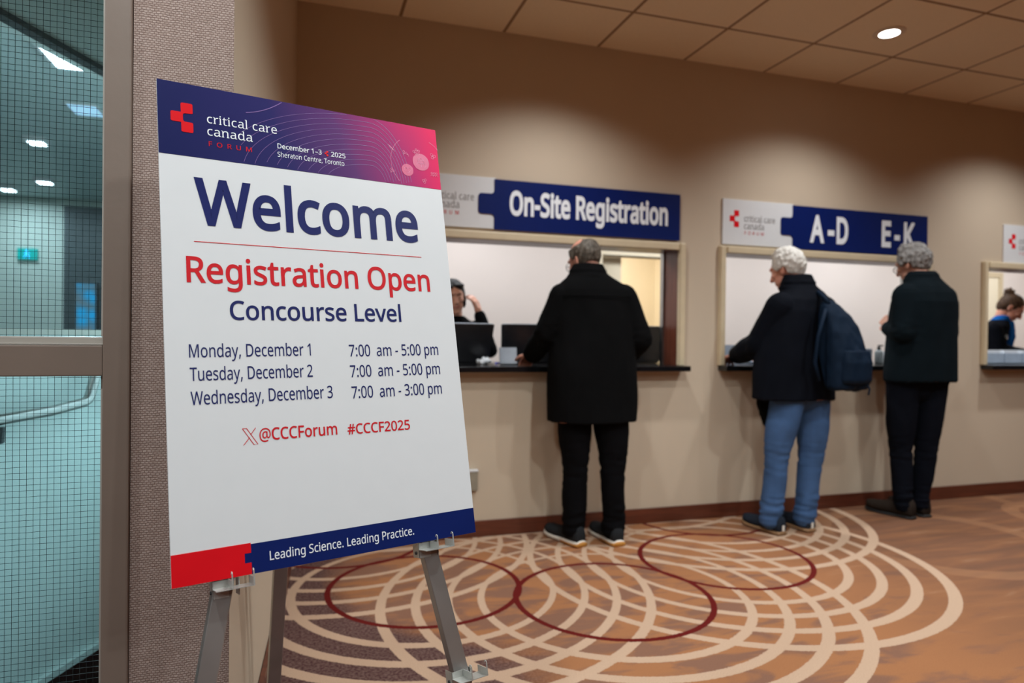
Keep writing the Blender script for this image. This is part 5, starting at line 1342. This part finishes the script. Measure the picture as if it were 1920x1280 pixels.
# backpack hanging behind his right side
root = thing('backpack', 'dark navy backpack hanging from the white haired man\'s shoulder', 'backpack', (2.89, 3.47, 0), -math.atan2(2.89, 3.47))
bm = BM()
bc = lambda z, dx=0: (.275 + dx, -.125)
rg = [(bc(0, .035), .885, .085, .055), (bc(0, .045), .90, .125, .085), (bc(0, .050), .98, .135, .105), (bc(0, .035), 1.10, .130, .105), (bc(0, .012), 1.22, .115, .092), (bc(0, -.02), 1.32, .090, .068), (bc(0, -.045), 1.385, .055, .042), (bc(0, -.055), 1.41, .030, .024)]
ring_loft(bm, [ell_ring(c[0], c[1], z, a, b, 30, 2.6, radians(40)) for c, z, a, b in rg])
def pk(co): return .010 * noise.noise(Vector((co.x * 14, co.y * 14, co.z * 5))) + .006 * noise.noise(Vector((co.x * 30, co.y * 30, co.z * 16)))
sk = obj('sack', fuse(bm, .008, 3, lambda co, n: pk(co)), M['pack_blue'], root)
bm = BM(); ring_loft(bm, [ell_ring(.370, -.195, z, a, b, 24, 2.6, radians(40)) for z, a, b in ((.93, .085, .03), (.95, .098, .045), (1.05, .10, .05), (1.12, .085, .035))]); obj('front_pocket', fuse(bm, .007, 3, lambda co, n: pk(co) * .6), M['pack_blue'], root)
bm = BM(); tube(bm, [(.225, -.165, 1.39), (.20, -.135, 1.43), (.17, -.06, 1.468), (.18, .06, 1.475), (.15, .14, 1.44)], .014, 10); tube(bm, [(.205, -.215, 1.36), (.165, -.245, 1.20), (.150, -.245, 1.05), (.175, -.22, .94)], .011, 10); obj('strap', bm, M['pack_blue'], root, smooth=True)
bm = BM(); tube(bm, [(.425, -.16, .93), (.442, -.165, .90), (.436, -.16, .865)], .005, 8); obj('pull_cord', bm, M['pack_blue'], root)
# dark cloth hanging at his left hip
root = thing('cloth_bundle', 'black cloth bundle hanging below the hem of the white haired man\'s jacket', 'cloth', (2.89, 3.47, 0), -math.atan2(2.89, 3.47))
bm = BM(); ring_loft(bm, [ell_ring(-.128 + .008 * k, .0, .85 - .05 * k, a, b, 20, 2.2, .5) for k, (a, b) in enumerate(((.040, .03), (.060, .042), (.062, .045), (.055, .042), (.040, .03), (.018, .015)))]); obj('cloth', fuse(bm, .007, 2, wrinkle(24, .008)), M['coat_black'], root)

# --- grey haired man in the dark blazer
p = person('person', 'grey haired man with glasses in a dark blazer standing below the E-K sign', (3.949, 3.47, 0), math.atan2(3.949, 3.47))
psi = radians(50)
P = dict(psi=psi, rings=[((.010, 0), .912, .242, .172), ((.012, 0), 1.05, .238, .168), ((.016, 0), 1.20, .236, .162), ((.024, 0), 1.35, .236, .158), ((.030, .0), 1.44, .226, .150), ((.032, .003), 1.500, .200, .134), ((.030, .008), 1.545, .158, .116), ((.026, .014), 1.580, .120, .100), ((.020, .02), 1.608, .092, .088), ((.012, .028), 1.632, .078, .078)],
         neck=(.012, .026, 1.605), head=frame((-.043, .065, 1.698), radians(60), radians(17)),
         arm_l=((-.076, -.130, 1.470), (-.080, -.195, 1.235), (-.172, -.03, 1.265)), arm_r=((.138, .135, 1.470), (.160, .165, 1.235), (-.02, .33, 1.27)),
         hand_l=((-.40, .50, .62), (-.6, -.5, .2), 1.15, -1), hand_r=((-.8, .1, .2), (0, .2, 1), .6, 1),
         leg_l=((-.085, -.07, .88), (-.098, -.055, .45), (-.068, -.065, .10)), leg_r=((.072, .085, .88), (.048, .06, .46), (.026, .045, .10)),
         foot_l=((-.012, -.085), (-.90, .43)), foot_r=((.066, .02), (-.72, .69)), collar_h=.035)
man_body(p, P, M['skin_warm'])
cb = coat(p, P, M['jacket_teal'], 'blazer', (.086, .080, .072, .056), .009)
trousers(p, P, M['jean_ink'], .016, (.104, .086, .066, .056))
shoe(p, *P['foot_l'], L=.315, h=.10, up=M['suede'], sole=M['dark_sole'], sole_h=.020); shoe(p, *P['foot_r'], L=.315, h=.10, up=M['suede'], sole=M['dark_sole'], sole_h=.020)
F = P['head']
obj('hair', fuse(hair_shell(F, lambda d: d.z > -.62 and not (d.y > .60 - .2 * d.z and d.z < .75) and not (d.y > .12 and d.z < .0) and not (abs(d.x) > .62 and d.z < .02 and d.y > -.28), .0135, 2200, 8, 1, .08, .040, 1.06), .005, 12, lambda co, n: .003 + .0035 * noise.noise(Vector((co.x * 60, co.y * 60, co.z * 40)))), hair_mat('hair_grey', srgb(96, 92, 88), srgb(158, 154, 150)), p)
spectacles(p, F); eyes(p, F)

# --- smiling woman behind the left counter
p = person('person', 'dark haired woman smiling behind a laptop with her hand at her temple', (1.055, 4.72, 0), math.atan2(1.055, 4.72))
psi = radians(176)
P = dict(psi=psi, rings=[((0, 0), .75, .185, .125), ((0, 0), .95, .165, .115), ((0, -.02), 1.10, .175, .12), ((0, -.04), 1.205, .18, .115), ((0, -.05), 1.260, .155, .097), ((0, -.05), 1.300, .090, .078), ((0, -.05), 1.322, .064, .064)],
         neck=(-.004, -.05, 1.29), head=frame((-.012, -.085, 1.452), radians(188), radians(6), radians(8)), jaw=.93,
         arm_l=((.155, -.04, 1.230), (.245, -.20, 1.080), (.168, -.125, 1.338)), arm_r=((-.155, -.04, 1.230), (-.215, -.13, 1.075), (-.06, -.29, 1.055)),
         hand_l=((-.22, .02, .60), (.8, -.5, .3), .35, 1), hand_r=((.4, -.6, -.1), (0, 0, 1), .4, 1),
         leg_l=((.085, 0, .82), (.085, 0, .45), (.085, 0, .10)), leg_r=((-.085, 0, .82), (-.085, 0, .45), (-.085, 0, .10)),
         foot_l=((.085, .05), (0, -1)), foot_r=((-.085, .05), (0, -1)))
man_body(p, P, M['skin_warm'])
coat(p, P, M['trouser_black'], 'sweater', (.066, .058, .052, .042), .005, collar=False)
trousers(p, P, M['trouser_black'], .008, (.095, .078, .062, .056))
shoe(p, *P['foot_l'], L=.25, w=.09, up=M['suede'], sole=M['dark_sole'], sole_h=.02); shoe(p, *P['foot_r'], L=.25, w=.09, up=M['suede'], sole=M['dark_sole'], sole_h=.02)
F = P['head']
bm = BM()
ell_f(bm, F, (0, -.020, .034), (.085, .101, .100)); ell_f(bm, F, (0, -.045, .0), (.082, .075, .085)); ell_f(bm, F, (.066, -.008, -.012), (.020, .052, .072)); ell_f(bm, F, (-.066, -.008, -.012), (.020, .052, .072)); ell_f(bm, F, (.036, .036, .078), (.044, .048, .022)); ell_f(bm, F, (-.036, .036, .078), (.044, .048, .022)); chain(bm, [(F @ Vector((.0, -.09, -.03)), .055), (F @ Vector((0, -.10, -.12)), .05), (F @ Vector((.0, -.09, -.20)), .03)])
obj('hair', fuse(bm, .005, 6, lambda co, n: .0025 * noise.noise(Vector((co.x * 120, co.y * 60, co.z * 40)))), hair_mat('hair_black', (.004, .0036, .0034), (.010, .009, .008)), p)
eyes(p, F)
for sx in (-1, 1):
    bm = BM(); tube(bm, [F @ Vector((sx * (.016 + .030 * k / 5), .096 - .010 * (k / 5) ** 2, .017 + .006 * sin(pi * k / 5))) for k in range(6)], .0028, 6); obj('eyebrow', bm, plain('brow_hair', (.012, .010, .009), .8), p)
bm = BM(); tube(bm, [F @ Vector((-.022 + .011 * k, .093 - .0016 * (k - 2) ** 2, -.066 + .0016 * (k - 2) ** 2)) for k in range(5)], .0042, 8); obj('lips', bm, plain('lips', srgb(176, 86, 84), .4), p, smooth=True)

# --- woman with a hair bun behind the right counter
p = person('person', 'woman with a brown hair bun in a black jacket and blue shirt writing at right', (6.15, 4.6, 0), math.atan2(6.15, 4.6))
psi = radians(-84)
P = dict(psi=psi, rings=[((-.16, 0), .80, .185, .125), ((-.13, 0), .98, .178, .12), ((-.08, 0), 1.12, .19, .13), ((-.025, 0), 1.25, .192, .128), ((.010, 0), 1.325, .165, .105), ((.030, 0), 1.370, .095, .082), ((.042, 0), 1.395, .065, .065)],
         neck=(.045, 0, 1.375), head=frame((.118, .0, 1.495), radians(-86), radians(38)), jaw=.95,
         arm_l=((.005, .165, 1.285), (.06, .19, 1.10), (.235, .08, 1.075)), arm_r=((-.010, -.165, 1.285), (.035, -.20, 1.105), (.190, -.14, 1.085)),
         hand_l=((.8, -.2, -.1), (0, 0, 1), .4, 1), hand_r=((.8, .2, -.15), (0, 0, 1), .55, -1),
         leg_l=((-.16, .085, .82), (-.14, .085, .45), (-.14, .085, .10)), leg_r=((-.16, -.085, .82), (-.14, -.085, .45), (-.14, -.085, .10)),
         foot_l=((-.19, .085), (1, 0)), foot_r=((-.19, -.085), (1, 0)))
man_body(p, P, M['skin_pink'])
cb = coat(p, P, M['coat_navy'], 'jacket', (.074, .066, .058, .046), .006, collar=False)
trousers(p, P, M['trouser_black'], .008, (.095, .078, .062, .056))
shoe(p, *P['foot_l'], L=.25, w=.09, up=M['suede'], sole=M['dark_sole'], sole_h=.02); shoe(p, *P['foot_r'], L=.25, w=.09, up=M['suede'], sole=M['dark_sole'], sole_h=.02)
bm = BM()
ring_loft(bm, [ell_ring(.036 + .012 * k, 0, 1.36 + .022 * k, a, a * .95, 24, 2.0, psi, -.25) for k, a in enumerate((.082, .074, .068, .064))]); chain(bm, [((.118, -.03, 1.34), .018), ((.125, -.035, 1.24), .024), ((.108, -.035, 1.12), .026)]); chain(bm, [((.118, .0, 1.35), .03), ((.128, .0, 1.24), .03), ((.108, .0, 1.12), .03)])
obj('shirt', fuse(bm, .007, 2, wrinkle(14, .006)), M['shirt_blue'], p)
bm = BM(); ell(bm, (.085, -.135, 1.235), (.014, .006, .016), seg=14); obj('badge_pin', bm, M['silver'], cb, smooth=True)
F = P['head']
bm = BM(); ell_f(bm, F, (0, -.050, .0), (.074, .066, .080))
ell_f(bm, F, (0, -.020, .032), (.082, .101, .098))
rnd = random.Random(2)
for k in range(40):
    a = rnd.uniform(0, 2 * pi); b = rnd.uniform(-1, 1); c = Vector((.0, -.098, .098)); q = c + Vector((cos(a) * .038 * sqrt_(1 - b * b), sin(a) * .036 * sqrt_(1 - b * b), b * .034))
    chain(bm, [(F @ q, .010), (F @ (q + Vector((rnd.uniform(-.02, .02), rnd.uniform(-.02, .01), rnd.uniform(-.01, .02)))), .006)], 8)
chain(bm, [(F @ Vector((0, -.098, .098)), .036), (F @ Vector((0, -.070, .075)), .040)])
obj('hair', fuse(bm, .005, 4, lambda co, n: .004 * noise.noise(Vector((co.x * 90, co.y * 90, co.z * 60)))), hair_mat('hair_brown', srgb(46, 32, 24), srgb(92, 68, 50)), p)
eyes(p, F)
